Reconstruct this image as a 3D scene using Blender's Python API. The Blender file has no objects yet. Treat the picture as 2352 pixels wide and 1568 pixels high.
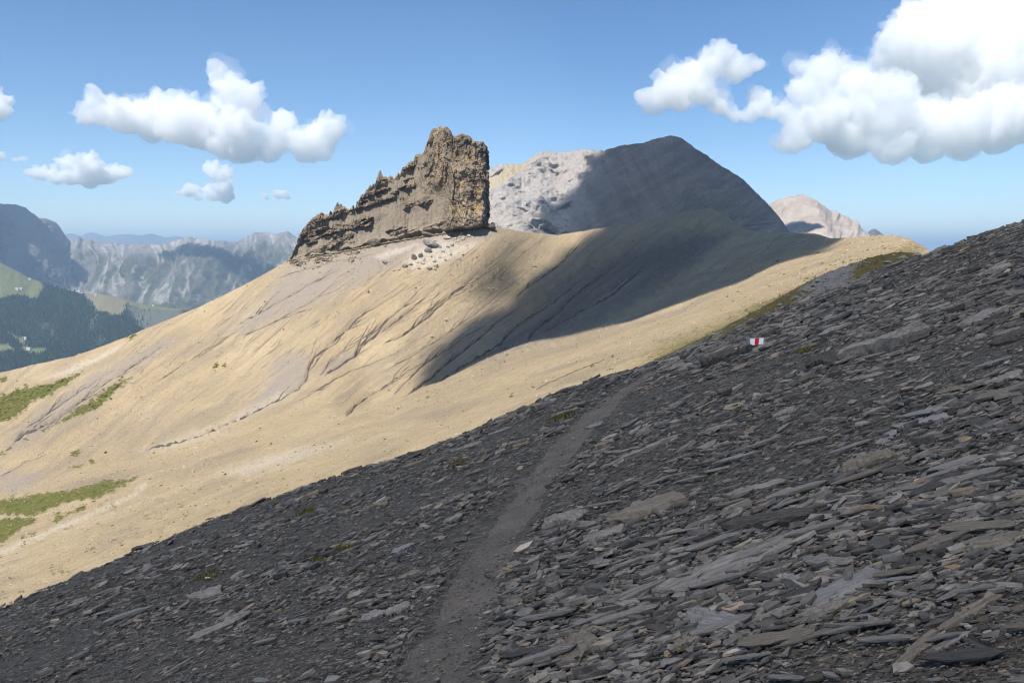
import bpy, bmesh, math
import numpy as np
from mathutils import Vector

# ------------------------------------------------------------------ camera, sky, sun, exposure
sc = bpy.context.scene
col = sc.collection
W, H, F = 2352.0, 1568.0, 1957.0          # working frame (photo scaled), focal length in its pixels
HORIZON = 575.0
CAM = np.array([0.0, 0.0, 1.65])
PITCH = math.atan((H / 2 - HORIZON) / F)
cam_d = bpy.data.cameras.new('camera')
cam = bpy.data.objects.new('camera', cam_d)
col.objects.link(cam)
cam.location = CAM
cam.rotation_euler = (math.pi / 2 - PITCH, 0, 0)
cam_d.sensor_width = 36.0
cam_d.lens = 36.0 * F / W
cam_d.clip_start = 0.1
cam_d.clip_end = 200000.0
sc.camera = cam

SUN = np.array([-0.30, -0.62, 1.0])
SUN /= np.linalg.norm(SUN)
world = bpy.data.worlds.new('World')
sc.world = world
world.use_nodes = True
wn = world.node_tree.nodes
wl = world.node_tree.links
wn.clear()
sky = wn.new('ShaderNodeTexSky')
sky.sky_type = 'NISHITA'
sky.sun_disc = False
sky.sun_elevation = math.asin(SUN[2])
sky.sun_rotation = math.atan2(SUN[0], SUN[1])
sky.altitude = 2500
sky.air_density = 1.0
sky.dust_density = 0.25
sky.ozone_density = 1.6
bg = wn.new('ShaderNodeBackground')
bg.inputs[1].default_value = 0.097
wo = wn.new('ShaderNodeOutputWorld')
hs = wn.new('ShaderNodeHueSaturation')
hs.inputs['Saturation'].default_value = 1.17
hs.inputs['Value'].default_value = 1.12
wl.new(sky.outputs[0], hs.inputs['Color'])
wl.new(hs.outputs[0], bg.inputs[0])
wl.new(bg.outputs[0], wo.inputs[0])

sun_d = bpy.data.lights.new('sun', 'SUN')
sun_d.energy = 5.0
sun_d.angle = math.radians(0.53)
sun_d.color = (1.0, 0.955, 0.88)
sun_o = bpy.data.objects.new('sun', sun_d)
col.objects.link(sun_o)
sun_o.rotation_euler = Vector(SUN).to_track_quat('Z', 'Y').to_euler()
sun_o.location = (0, 0, 50)

vs = sc.view_settings
vs.view_transform = 'Standard'
vs.look = 'None'
vs.exposure = 0.42
vs.gamma = 1.0
sc.render.engine = 'CYCLES'
sc.cycles.max_bounces = 18
sc.cycles.diffuse_bounces = 3
sc.cycles.glossy_bounces = 2
sc.cycles.volume_bounces = 18
sc.cycles.transparent_max_bounces = 16
sc.cycles.use_denoising = True
sc.cycles.filter_width = 1.1

rng = np.random.default_rng(7)


# ------------------------------------------------------------------ helpers
def ray(u, v):
    u = np.asarray(u, float); v = np.asarray(v, float)
    x = (u - W / 2) / F
    yc = (H / 2 - v) / F
    cp, sp = math.cos(PITCH), math.sin(PITCH)
    dy = cp + yc * sp
    dz = -sp + yc * cp
    return x / dy, dz / dy                     # per metre of forward distance


def at(u, v, D):
    X, Z = ray(u, v)
    D = np.asarray(D, float)
    return np.stack([X * D, D + 0 * X, Z * D + CAM[2]], -1)


def interp(pts):
    a = np.array(sorted(pts), float)
    return lambda u: np.interp(u, a[:, 0], a[:, 1])


def sm(a, b, x):
    t = np.clip((np.asarray(x, float) - a) / (b - a), 0, 1)
    return t * t * (3 - 2 * t)


def _h(ix, iy, iz, s):
    n = (ix.astype(np.int64) * 374761393 + iy.astype(np.int64) * 668265263 + iz.astype(np.int64) * 2147483647 + s * 974634777) & 0xFFFFFFFF
    n = ((n ^ (n >> 13)) * 1274126177) & 0xFFFFFFFF
    n = (n ^ (n >> 16))
    n = (n * 2246822519) & 0xFFFFFFFF
    return ((n ^ (n >> 15)) & 0xFFFFFF) / float(0xFFFFFF)


def vnoise(x, y, z=None, s=0):
    x = np.asarray(x, float); y = np.asarray(y, float)
    z = np.zeros_like(x) if z is None else np.asarray(z, float)
    x, y, z = np.broadcast_arrays(x, y, z)
    ix, iy, iz = np.floor(x), np.floor(y), np.floor(z)
    fx, fy, fz = x - ix, y - iy, z - iz
    fx = fx ** 3 * (fx * (fx * 6 - 15) + 10)
    fy = fy ** 3 * (fy * (fy * 6 - 15) + 10)
    fz = fz ** 3 * (fz * (fz * 6 - 15) + 10)
    r = 0
    for a in (0, 1):
        wx = fx if a else 1 - fx
        for b in (0, 1):
            wy = fy if b else 1 - fy
            for c in (0, 1):
                wz = fz if c else 1 - fz
                r = r + wx * wy * wz * _h(ix + a, iy + b, iz + c, s)
    return r * 2 - 1


def fbm(x, y, z=None, o=4, s=0, g=0.5, l=2.03):
    r = 0; a = 1.0; t = 0
    x = np.asarray(x, float); y = np.asarray(y, float)
    z = np.zeros_like(x) if z is None else np.asarray(z, float)
    for k in range(o):
        r = r + a * vnoise(x, y, z, s + k * 17)
        t += a
        a *= g
        x = x * l + 13.7; y = y * l + 5.1; z = z * l + 9.3
    return r / t


def ridged(x, y, z=None, o=4, s=0):
    r = 0; a = 1.0; t = 0
    x = np.asarray(x, float); y = np.asarray(y, float)
    z = np.zeros_like(x) if z is None else np.asarray(z, float)
    for k in range(o):
        r = r + a * (1 - 2 * np.abs(vnoise(x, y, z, s + k * 17)))
        t += a
        a *= 0.5
        x = x * 2.03 + 3.7; y = y * 2.03 + 1.1; z = z * 2.03 + 7.3
    return r / t


def cells(x, y, z, s=0):
    """cellular noise: distance to nearest seed, gap to the second, value of the nearest cell"""
    ix, iy, iz = np.floor(x), np.floor(y), np.floor(z)
    f1 = np.full(x.shape, 9.0); f2 = np.full(x.shape, 9.0); val = np.zeros(x.shape)
    for a in (-1, 0, 1):
        for b in (-1, 0, 1):
            for c in (-1, 0, 1):
                jx, jy, jz = ix + a, iy + b, iz + c
                dx = jx + _h(jx, jy, jz, s) - x
                dy = jy + _h(jx, jy, jz, s + 1) - y
                dz = jz + _h(jx, jy, jz, s + 2) - z
                d = np.sqrt(dx * dx + dy * dy + dz * dz)
                near = d < f1
                f2 = np.where(near, f1, np.minimum(f2, d))
                val = np.where(near, _h(jx, jy, jz, s + 3), val)
                f1 = np.where(near, d, f1)
    return f1, f2 - f1, val


def rbf(pts):
    p = np.array(pts, float)
    xy = p[:, :2] / 300.0
    val = np.log(p[:, 2])
    n = len(p)

    def phi(r2):
        return 0.5 * r2 * np.log(r2 + 1e-9)
    A = np.zeros((n + 3, n + 3))
    d2 = ((xy[:, None] - xy[None]) ** 2).sum(-1)
    A[:n, :n] = phi(d2) + np.eye(n) * 0.01
    A[:n, n:] = np.c_[np.ones(n), xy]
    A[n:, :n] = A[:n, n:].T
    w = np.linalg.solve(A, np.r_[val, 0, 0, 0])

    def f(u, v):
        u = np.asarray(u, float); v = np.asarray(v, float)
        r = w[n] + w[n + 1] * u / 300 + w[n + 2] * v / 300
        for k in range(n):
            r = r + w[k] * phi((u / 300 - xy[k, 0]) ** 2 + (v / 300 - xy[k, 1]) ** 2)
        return np.exp(r)
    return f


def seg_dist(u, v, pl):
    """distance to a polyline and the fraction along it"""
    best = np.full(np.shape(u), 1e9); tt = np.zeros(np.shape(u))
    n = len(pl) - 1
    for k in range(n):
        ax, ay = pl[k]; bx, by = pl[k + 1]
        dx, dy = bx - ax, by - ay
        t = np.clip(((u - ax) * dx + (v - ay) * dy) / (dx * dx + dy * dy), 0, 1)
        d = np.hypot(u - ax - t * dx, v - ay - t * dy)
        m = d < best
        best = np.where(m, d, best)
        tt = np.where(m, (k + t) / n, tt)
    return best, tt


def poly_sd(u, v, poly):
    """signed distance to a polygon, positive inside"""
    inside = np.zeros(np.shape(u), bool)
    n = len(poly)
    for k in range(n):
        ax, ay = poly[k]; bx, by = poly[(k + 1) % n]
        c = ((ay > v) != (by > v))
        xs = (bx - ax) * (v - ay) / ((by - ay) if by != ay else 1e-9) + ax
        inside ^= c & (u < xs)
    d, _ = seg_dist(u, v, list(poly) + [poly[0]])
    return np.where(inside, d, -d)


def mesh_obj(name, verts, faces, mat=None, attrs=None, parent=None, smooth=False, loops=None, mats=None, fmat=None):
    """faces: (n,k) int array, or a list of such arrays"""
    me = bpy.data.meshes.new(name)
    verts = np.ascontiguousarray(verts, dtype=np.float32).reshape(-1, 3)
    fl = faces if isinstance(faces, list) else [faces]
    fl = [np.asarray(f, dtype=np.int32) for f in fl if len(f)]
    nl = sum(f.size for f in fl)
    nf = sum(len(f) for f in fl)
    me.vertices.add(len(verts))
    me.vertices.foreach_set('co', verts.ravel())
    me.loops.add(nl)
    me.loops.foreach_set('vertex_index', np.concatenate([f.ravel() for f in fl]))
    tot = np.concatenate([np.full(len(f), f.shape[1], np.int32) for f in fl])
    st = np.concatenate([[0], np.cumsum(tot)[:-1]]).astype(np.int32)
    me.polygons.add(nf)
    me.polygons.foreach_set('loop_start', st)
    me.polygons.foreach_set('loop_total', tot)
    me.polygons.foreach_set('use_smooth', np.full(nf, smooth, bool))
    if attrs:
        for k, a in attrs.items():
            at_ = me.attributes.new(k, 'FLOAT', 'POINT')
            at_.data.foreach_set('value', np.ascontiguousarray(a, dtype=np.float32).ravel())
    me.update(calc_edges=True)
    me.validate()
    o = bpy.data.objects.new(name, me)
    col.objects.link(o)
    for m in ([mat] if mat else (mats or [])):
        me.materials.append(m)
    if fmat is not None:
        me.polygons.foreach_set('material_index', np.asarray(fmat, np.int32))
    if parent:
        o.parent = parent
    return o


def grid_faces(nr, nc, flip=False):
    i = np.arange(nr - 1)[:, None] * nc + np.arange(nc - 1)[None]
    i = i.ravel()
    f = np.stack([i, i + 1, i + nc + 1, i + nc], -1)
    return f[:, ::-1] if flip else f


def tag(o, label=None, cat=None, group=None, kind=None):
    if label: o['label'] = label
    if cat: o['category'] = cat
    if group: o['group'] = group
    if kind: o['kind'] = kind
    return o


def grid_normals(P):
    a = np.gradient(P, axis=1); b = np.gradient(P, axis=0)
    n = np.cross(a, b)
    n /= np.linalg.norm(n, axis=-1, keepdims=True) + 1e-9
    n *= np.sign(n[..., 2:3]) + (n[..., 2:3] == 0)
    return n


# ------------------------------------------------------------------ materials
class Mat:
    def __init__(s, name, rough=0.9, spec=0.3):
        s.m = bpy.data.materials.new(name)
        s.m.use_nodes = True
        s.t = s.m.node_tree
        s.b = s.t.nodes['Principled BSDF']
        s.b.inputs['Roughness'].default_value = rough
        s.b.inputs['Specular IOR Level'].default_value = spec
        s.co = s.t.nodes.new('ShaderNodeTexCoord')

    def n(s, kind, **kw):
        nd = s.t.nodes.new(kind)
        for k, v in kw.items():
            setattr(nd, k, v)
        return nd

    def put(s, sock, v):
        if v is None: return
        if hasattr(v, 'is_linked') or hasattr(v, 'links'):
            s.t.links.new(v, sock)
        else:
            sock.default_value = v

    def mapping(s, scale=(1, 1, 1), rot=(0, 0, 0), src='Object'):
        m = s.n('ShaderNodeMapping')
        s.t.links.new(s.co.outputs[src], m.inputs[0])
        m.inputs['Scale'].default_value = scale
        m.inputs['Rotation'].default_value = rot
        return m.outputs[0]

    def noise(s, scale, detail=5, rough=0.6, vec=None, dist=0.0):
        nd = s.n('ShaderNodeTexNoise')
        s.put(nd.inputs['Vector'], vec if vec is not None else s.co.outputs['Object'])
        nd.inputs['Scale'].default_value = scale
        nd.inputs['Detail'].default_value = detail
        nd.inputs['Roughness'].default_value = rough
        nd.inputs['Distortion'].default_value = dist
        return nd.outputs[0]

    def voro(s, scale, vec=None, feature='F1', out=0):
        nd = s.n('ShaderNodeTexVoronoi', feature=feature)
        s.put(nd.inputs['Vector'], vec if vec is not None else s.co.outputs['Object'])
        nd.inputs['Scale'].default_value = scale
        return nd.outputs[out]

    def ramp(s, fac, stops):
        nd = s.n('ShaderNodeValToRGB')
        s.put(nd.inputs[0], fac)
        e = nd.color_ramp.elements
        while len(e) < len(stops): e.new(0.5)
        for k, (p, c) in enumerate(stops):
            e[k].position = p
            e[k].color = (*c, 1) if len(c) == 3 else c
        return nd.outputs[0]

    def mr(s, v, a, b, c=0.0, d=1.0):
        nd = s.n('ShaderNodeMapRange')
        s.put(nd.inputs[0], v)
        for k, x in enumerate((a, b, c, d)): nd.inputs[k + 1].default_value = x
        return nd.outputs[0]

    def math(s, op, a, b=None):
        nd = s.n('ShaderNodeMath', operation=op)
        s.put(nd.inputs[0], a)
        if b is not None: s.put(nd.inputs[1], b)
        return nd.outputs[0]

    def mix(s, fac, a, b, mode='MIX'):
        nd = s.n('ShaderNodeMix', data_type='RGBA', blend_type=mode)
        s.put(nd.inputs[0], fac)
        for k, x in ((6, a), (7, b)):
            if isinstance(x, tuple): nd.inputs[k].default_value = (*x, 1)
            else: s.put(nd.inputs[k], x)
        return nd.outputs[2]

    def attr(s, name):
        nd = s.n('ShaderNodeAttribute', attribute_name=name)
        return nd.outputs['Fac']

    def bump(s, h, strength=0.5, dist=0.1, prev=None):
        nd = s.n('ShaderNodeBump')
        nd.inputs['Strength'].default_value = strength
        nd.inputs['Distance'].default_value = dist
        s.put(nd.inputs['Height'], h)
        if prev is not None: s.put(nd.inputs['Normal'], prev)
        return nd.outputs[0]

    def done(s, color, normal=None, rough=None):
        s.put(s.b.inputs['Base Color'], color if not isinstance(color, tuple) else (*color, 1))
        if normal is not None: s.put(s.b.inputs['Normal'], normal)
        if rough is not None: s.put(s.b.inputs['Roughness'], rough)
        return s.m


def mat_tan():
    m = Mat('tan_hillside', 0.95, 0.15)
    n1 = m.noise(0.02, 6, 0.6)
    n2 = m.noise(0.35, 6, 0.7)
    n3 = m.noise(1.6, 3, 0.7)
    c = m.ramp(n1, [(0.3, (0.351, 0.273, 0.174)), (0.5, (0.433, 0.328, 0.195)), (0.7, (0.480, 0.373, 0.231))])
    c = m.mix(m.mr(n2, 0.5, 0.75, 0, 0.55), c, (0.281, 0.217, 0.137))
    c = m.mix(m.mr(n2, 0.25, 0.45, 0.4, 0.0), c, (0.550, 0.444, 0.306))
    sv = m.n('ShaderNodeCombineXYZ')
    m.t.links.new(m.attr('across'), sv.inputs[0]); m.t.links.new(m.attr('along'), sv.inputs[1])
    fine = m.noise(1.0, 6, 0.65, sv.outputs[0])
    line = m.math('ABSOLUTE', m.math('SUBTRACT', m.noise(0.33, 3, 0.5, sv.outputs[0]), 0.5))
    c = m.mix(m.mr(fine, 0.5, 0.78, 0, 0.5), c, (0.263, 0.206, 0.142))
    c = m.mix(m.mr(fine, 0.22, 0.45, 0.45, 0.0), c, (0.550, 0.439, 0.290))
    lm = m.math('MULTIPLY', m.mr(line, 0.0, 0.014, 0.7, 0.0), m.attr('rilled'))
    c = m.mix(lm, c, (0.12, 0.10, 0.085))
    st = m.attr('streak')
    c = m.mix(m.mr(st, 0.5, 0.85, 0, 0.65), c, (0.275, 0.222, 0.164))
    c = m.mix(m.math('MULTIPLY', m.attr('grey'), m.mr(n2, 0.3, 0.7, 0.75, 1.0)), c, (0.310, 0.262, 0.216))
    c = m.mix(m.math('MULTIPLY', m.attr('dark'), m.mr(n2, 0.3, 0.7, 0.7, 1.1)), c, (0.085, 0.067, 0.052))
    pale = m.math('MULTIPLY', m.attr('pale'), m.mr(n3, 0.42, 0.62))
    c = m.mix(pale, c, (0.655, 0.589, 0.494))
    spk = m.mr(n3, 0.56, 0.66, 0, 0.6)
    c = m.mix(spk, c, (0.257, 0.206, 0.126))
    spk2 = m.mr(m.noise(2.3, 2, 0.6), 0.66, 0.74, 0, 0.75)
    c = m.mix(spk2, c, (0.702, 0.611, 0.474))
    olive = m.mix(n2, (0.13, 0.115, 0.03), (0.234, 0.184, 0.059))
    gl = m.mr(n2, 0.3, 0.7, 0.0, 0.0)
    gsum = m.math('ADD', m.attr('grass'), m.mr(n2, 0.25, 0.75, -0.6, 0.6))
    c = m.mix(m.mr(gsum, 0.35, 0.75), c, m.mix(n3, (0.09, 0.112, 0.02), (0.175, 0.17, 0.05)))
    osum = m.math('ADD', m.attr('olive'), m.mr(n3, 0.25, 0.75, -0.4, 0.4))
    c = m.mix(m.mr(osum, 0.4, 0.65, 0, 0.8), c, olive)
    b = m.bump(m.math('SUBTRACT', fine, m.math('MULTIPLY', lm, 0.8)), 0.25, 0.6)
    b = m.bump(n2, 0.9, 1.3, b)
    b = m.bump(n3, 0.9, 0.5, b)
    return m.done(c, b)


def mat_tower():
    m = Mat('tower_rock', 0.92, 0.2)
    v = m.mapping((1, 1, 0.55))
    n1 = m.noise(0.07, 6, 0.65, v)
    n2 = m.noise(0.5, 6, 0.7)
    n3 = m.noise(0.18, 5, 0.6, m.mapping((1, 1, 0.25)))
    c = m.ramp(n1, [(0.32, (0.10, 0.082, 0.064)), (0.48, (0.215, 0.17, 0.118)), (0.62, (0.36, 0.275, 0.175)), (0.75, (0.22, 0.19, 0.155))])
    c = m.mix(m.math('MULTIPLY', m.mr(n3, 0.54, 0.68, 0, 0.8), m.attr('ochre')), c, (0.42, 0.265, 0.09))
    c = m.mix(m.mr(n2, 0.58, 0.72, 0, 0.5), c, (0.09, 0.075, 0.06))
    c = m.mix(m.mr(n2, 0.3, 0.42, 0.45, 0.0), c, (0.42, 0.36, 0.27))
    c = m.mix(m.attr('talus'), c, m.mix(n2, (0.185, 0.15, 0.112), (0.28, 0.232, 0.172)))
    c = m.mix(m.math('MULTIPLY', m.attr('foot'), m.mr(n2, 0.3, 0.7, 0.5, 1.2)), c, (0.30, 0.247, 0.18))
    c = m.mix(m.math('MULTIPLY', m.attr('crack'), 0.75), c, (0.075, 0.06, 0.05))
    b = m.bump(n2, 0.9, 1.4)
    return m.done(c, b)


def mat_grey_mountain():
    m = Mat('limestone_mountain', 0.95, 0.1)
    n1 = m.noise(0.006, 6, 0.6)
    n2 = m.noise(0.05, 6, 0.7)
    dark = m.mix(n2, (0.155, 0.128, 0.108), (0.31, 0.257, 0.218))
    dark = m.mix(m.mr(m.noise(0.02, 5, 0.6, m.mapping((1, 1, 0.3), (0, 0.6, 0))), 0.5, 0.7, 0, 0.5), dark, (0.34, 0.29, 0.25))
    dark = m.mix(m.mr(n1, 0.5, 0.7, 0, 0.5), dark, (0.23, 0.17, 0.13))
    rb = m.attr('rib')
    dark = m.mix(m.mr(rb, 0.1, 0.7, 0.4, 0.0), dark, (0.40, 0.335, 0.285))
    dark = m.mix(m.mr(rb, 0.5, 0.95, 0, 0.35), dark, (0.095, 0.08, 0.07))
    white = m.mix(n2, (0.30, 0.272, 0.25), (0.58, 0.53, 0.485))
    white = m.mix(m.mr(n1, 0.5, 0.68, 0, 0.4), white, (0.46, 0.38, 0.31))
    c = m.mix(m.attr('white'), dark, white)
    c = m.mix(m.attr('sand'), c, (0.47, 0.39, 0.26))
    c = m.mix(m.math('MULTIPLY', m.attr('crack'), 0.8), c, (0.13, 0.12, 0.115))
    b = m.bump(n2, 1.0, 14.0)
    return m.done(c, b)


def mat_massif():
    m = Mat('valley_massif', 0.95, 0.1)
    n1 = m.noise(0.002, 6, 0.65)
    n2 = m.noise(0.012, 6, 0.7)
    c = m.mix(n2, (0.06, 0.066, 0.036), (0.13, 0.13, 0.08))
    c = m.mix(m.mr(n1, 0.5, 0.65, 0, 0.5), c, (0.06, 0.07, 0.03))
    c = m.mix(m.attr('rock'), c, m.mix(n2, (0.13, 0.12, 0.11), (0.27, 0.255, 0.235)))
    c = m.mix(m.math('MULTIPLY', m.attr('scree'), m.mr(n2, 0.3, 0.6, 0.3, 1.0)), c, (0.50, 0.465, 0.42))
    return m.done(c, m.bump(n2, 0.9, 40.0))


def mat_alp():
    m = Mat('alp_meadow_hill', 0.95, 0.1)
    n1 = m.noise(0.008, 5, 0.6)
    n2 = m.noise(0.06, 5, 0.7)
    forest = m.mix(n2, (0.014, 0.026, 0.012), (0.03, 0.045, 0.018))
    mead = m.mix(n1, (0.13, 0.155, 0.05), (0.20, 0.19, 0.085))
    mead = m.mix(m.attr('brown'), mead, (0.22, 0.185, 0.105))
    c = m.mix(m.attr('meadow'), forest, mead)
    c = m.mix(m.attr('bare'), c, m.mix(n2, (0.085, 0.09, 0.06), (0.17, 0.165, 0.135)))
    return m.done(c, m.bump(n2, 0.6, 8.0))


def mat_simple(name, a, b, scale=0.5, rough=0.95, bd=0.2, spec=0.1):
    m = Mat(name, rough, spec)
    n = m.noise(scale, 5, 0.65)
    return m.done(m.mix(m.mr(n, 0.3, 0.7), a, b), m.bump(n, 0.5, bd))


def mat_shale(name, ca, cb, warm=(0.16, 0.135, 0.10), warmth=0.25, grain=(4.0, 70, 70), tinted=False, bd=0.011):
    m = Mat(name, 0.68, 0.25)
    inf = m.n('ShaderNodeObjectInfo')
    vec = m.mapping(grain)
    g = m.noise(1.0, 6, 0.65, vec, 0.4)
    f = m.noise(9.0, 5, 0.7)
    c = m.mix(m.mr(g, 0.34, 0.66), ca, cb)
    c = m.mix(m.mr(f, 0.52, 0.72, 0, warmth), c, warm)
    if tinted:
        t = m.attr('tint')
        c = m.mix(1.0, c, m.ramp(t, [(0.0, (0.38, 0.38, 0.39)), (0.5, (0.85, 0.85, 0.87)), (0.85, (1.45, 1.43, 1.4)), (0.95, (1.6, 1.55, 1.48)),
                                      (0.982, (1.6, 1.42, 1.15)), (0.994, (1.7, 1.3, 0.85)), (0.998, (2.8, 2.7, 2.6))]), 'MULTIPLY')
    h = m.math('ADD', m.math('MULTIPLY', g, 0.8), m.math('MULTIPLY', m.noise(60, 3, 0.7), 0.25))
    return m.done(c, m.bump(h, 0.9, bd), m.mr(f, 0.3, 0.7, 0.5, 0.8))


def mat_scree_ground():
    m = Mat('shale_debris', 0.8, 0.25)
    vec = m.mapping((6, 22, 12), (0, 0, -0.28))
    v = m.n('ShaderNodeTexVoronoi', feature='F1')
    m.t.links.new(vec, v.inputs['Vector'])
    v.inputs['Scale'].default_value = 2.2
    cell = v.outputs[1]
    vb = m.n('ShaderNodeSeparateColor')
    m.t.links.new(cell, vb.inputs[0])
    n = m.noise(30, 5, 0.7)
    c = m.ramp(vb.outputs[0], [(0.0, (0.039, 0.033, 0.025)), (0.5, (0.090, 0.078, 0.062)), (0.85, (0.155, 0.131, 0.101)), (1.0, (0.236, 0.190, 0.138))])
    c = m.mix(m.mr(n, 0.4, 0.7, 0, 0.6), c, (0.055, 0.044, 0.034))
    c = m.mix(m.mr(m.noise(1.1, 4, 0.6), 0.5, 0.7, 0, 0.35), c, (0.109, 0.078, 0.054))
    b = m.bump(vb.outputs[1], 0.9, 0.012)
    b = m.bump(n, 0.7, 0.01, b)
    return m.done(c, b)


def mat_path():
    m = Mat('trodden_shale_path', 0.9, 0.15)
    n = m.noise(2.5, 5, 0.6)
    f = m.noise(38, 6, 0.8)
    f2 = m.noise(140, 3, 0.7, m.mapping((0.5, 1, 1)))
    c = m.mix(m.mr(n, 0.3, 0.7), (0.14, 0.114, 0.09), (0.22, 0.18, 0.145))
    c = m.mix(m.mr(f, 0.5, 0.72, 0, 0.7), c, (0.054, 0.045, 0.037))
    c = m.mix(m.mr(f2, 0.62, 0.72, 0, 0.8), c, (0.310, 0.259, 0.204))
    b = m.bump(f, 0.9, 0.012)
    b = m.bump(f2, 0.6, 0.006, b)
    return m.done(c, b)


def mat_cloud(name, density):
    m = bpy.data.materials.new(name)
    m.use_nodes = True
    t = m.node_tree
    t.nodes.clear()
    v = t.nodes.new('ShaderNodeVolumeScatter')
    v.inputs['Color'].default_value = (1, 1, 1, 1)
    v.inputs['Density'].default_value = density
    v.inputs['Anisotropy'].default_value = 0.0
    o = t.nodes.new('ShaderNodeOutputMaterial')
    t.links.new(v.outputs[0], o.inputs['Volume'])
    return m


# ------------------------------------------------------------------ key lines of the picture (pixel of the working frame)
edge_v = interp([(-700, 1700), (-300, 1530), (0, 1400), (140, 1335), (440, 1210), (660, 1130), (900, 1055), (1060, 1000), (1290, 900), (1420, 856),
                 (1550, 815), (1700, 752), (1850, 688), (2000, 632), (2130, 582), (2240, 548), (2352, 513), (2600, 425), (3000, 300)])

# ------------------------------------------------------------------ STRUCTURE: near scree slope
SA, SB = 0.36, -0.10
_ue = np.linspace(-700, 3000, 400)
_X, _Z = ray(_ue, edge_v(_ue))
_De = CAM[2] / np.maximum(SA * _X + SB - _Z, 0.02)
_De = np.clip(_De, 8, 30)
_xe = _X * _De
_o = np.argsort(_xe)
edge_y = lambda x: np.interp(x, _xe[_o], _De[_o])


def z_slope(x, y, rough=True):
    x = np.asarray(x, float); y = np.asarray(y, float)
    ye = edge_y(x) - 0.35
    d = np.maximum(y - ye, 0)
    drop = np.where(d < 6, 0.11 * d * d, 0.11 * 36 + 1.32 * (d - 6) * 0.62)
    z = SA * x + SB * y - drop
    if rough:
        z = z + 0.05 * fbm(x * 0.45, y * 0.45, o=3, s=3) + 0.022 * fbm(x * 1.6, y * 3.2, o=3, s=9)
        z = z - PATH_DEPTH(x, y) * 0.035
    return z


def hit(u, v, surf=None):
    surf = surf or z_fast
    X, Z = ray(u, v)
    X = np.asarray(X, float); Z = np.asarray(Z, float)
    D = np.full(X.shape, 1.2); done = np.zeros(X.shape, bool)
    step = 1.01
    for k in range(360):
        below = (Z * D + CAM[2]) < surf(X * D, D)
        done |= below
        D = np.where(done, D, D * step)
        if done.all(): break
    return np.stack([X * D, D, surf(X * D, D)], -1)


_path_px = [(930, 1760, 300), (985, 1568, 215), (1040, 1450, 180), (1085, 1350, 150), (1140, 1250, 130), (1200, 1155, 115), (1260, 1070, 95), (1320, 1000, 82),
            (1385, 935, 68), (1450, 885, 56), (1520, 845, 42), (1600, 806, 32), (1690, 768, 24)]
_pp = np.array([hit(np.array([u]), np.array([v]), lambda x, y: z_slope(x, y, False))[0] for u, v, w in _path_px])
_pw = np.array([w * p[1] / F for (u, v, w), p in zip(_path_px, _pp)]) * np.interp(_pp[:, 1], [4, 14], [1.15, 1.5])
path_y = lambda y: np.interp(y, _pp[:, 1], _pp[:, 0])
path_w = lambda y: np.interp(y, _pp[:, 1], _pw)


def PATH_DEPTH(x, y):
    c = path_y(y) + 0.06 * vnoise(np.asarray(y) * 0.8, 0 * np.asarray(y), s=41)
    d = np.abs(x - c) / (0.5 * path_w(y))
    return 1 - sm(0.35, 1.5, d)


M_ground = mat_scree_ground()
gx = np.arange(-24, 24.01, 0.18)
gy = np.concatenate([np.arange(-5, 1.5, 0.5), np.arange(1.5, 26, 0.12), np.arange(26, 46, 0.6)])
GX, GY = np.meshgrid(gx, gy)
GZ = z_slope(GX, GY)


def z_fast(x, y):
    i = np.clip((np.asarray(x) - gx[0]) / 0.18, 0, len(gx) - 1.001)
    j = np.clip(np.interp(y, gy, np.arange(len(gy))), 0, len(gy) - 1.001)
    i0 = i.astype(int); j0 = j.astype(int); a = i - i0; b = j - j0
    return (GZ[j0, i0] * (1 - a) + GZ[j0, i0 + 1] * a) * (1 - b) + (GZ[j0 + 1, i0] * (1 - a) + GZ[j0 + 1, i0 + 1] * a) * b


scree = mesh_obj('scree_slope', np.stack([GX, GY, GZ], -1).reshape(-1, 3), grid_faces(len(gy), len(gx)), M_ground, smooth=True)
tag(scree, 'dark grey shale scree slope rising beside the trodden footpath', kind='structure')

# footpath strip lying in the slope
ys = np.concatenate([np.linspace(_pp[0, 1], _pp[-1, 1] + 3, 260)])
ac = np.linspace(-0.52, 0.52, 17)
PX = path_y(ys)[:, None] + ac[None] * path_w(ys)[:, None] * (1 + 0.18 * fbm(ys * 1.3, ys * 0, o=3, s=5)[:, None])
PY = np.repeat(ys[:, None], len(ac), 1)
PZ = z_slope(PX, PY) + 0.012 - 0.03 * np.abs(ac[None] / 0.52) ** 3 + 0.022 * fbm(PX * 3.5, PY * 2.5, o=3, s=78) * np.abs(ac[None] / 0.52) + 0.008 * fbm(PX * 5, PY * 5, o=3, s=77)
path_o = mesh_obj('footpath', np.stack([PX, PY, PZ], -1).reshape(-1, 3), grid_faces(len(ys), len(ac)), mat_path(), smooth=True)
tag(path_o, 'narrow trodden brown grey footpath climbing through the shale', kind='structure')

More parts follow.
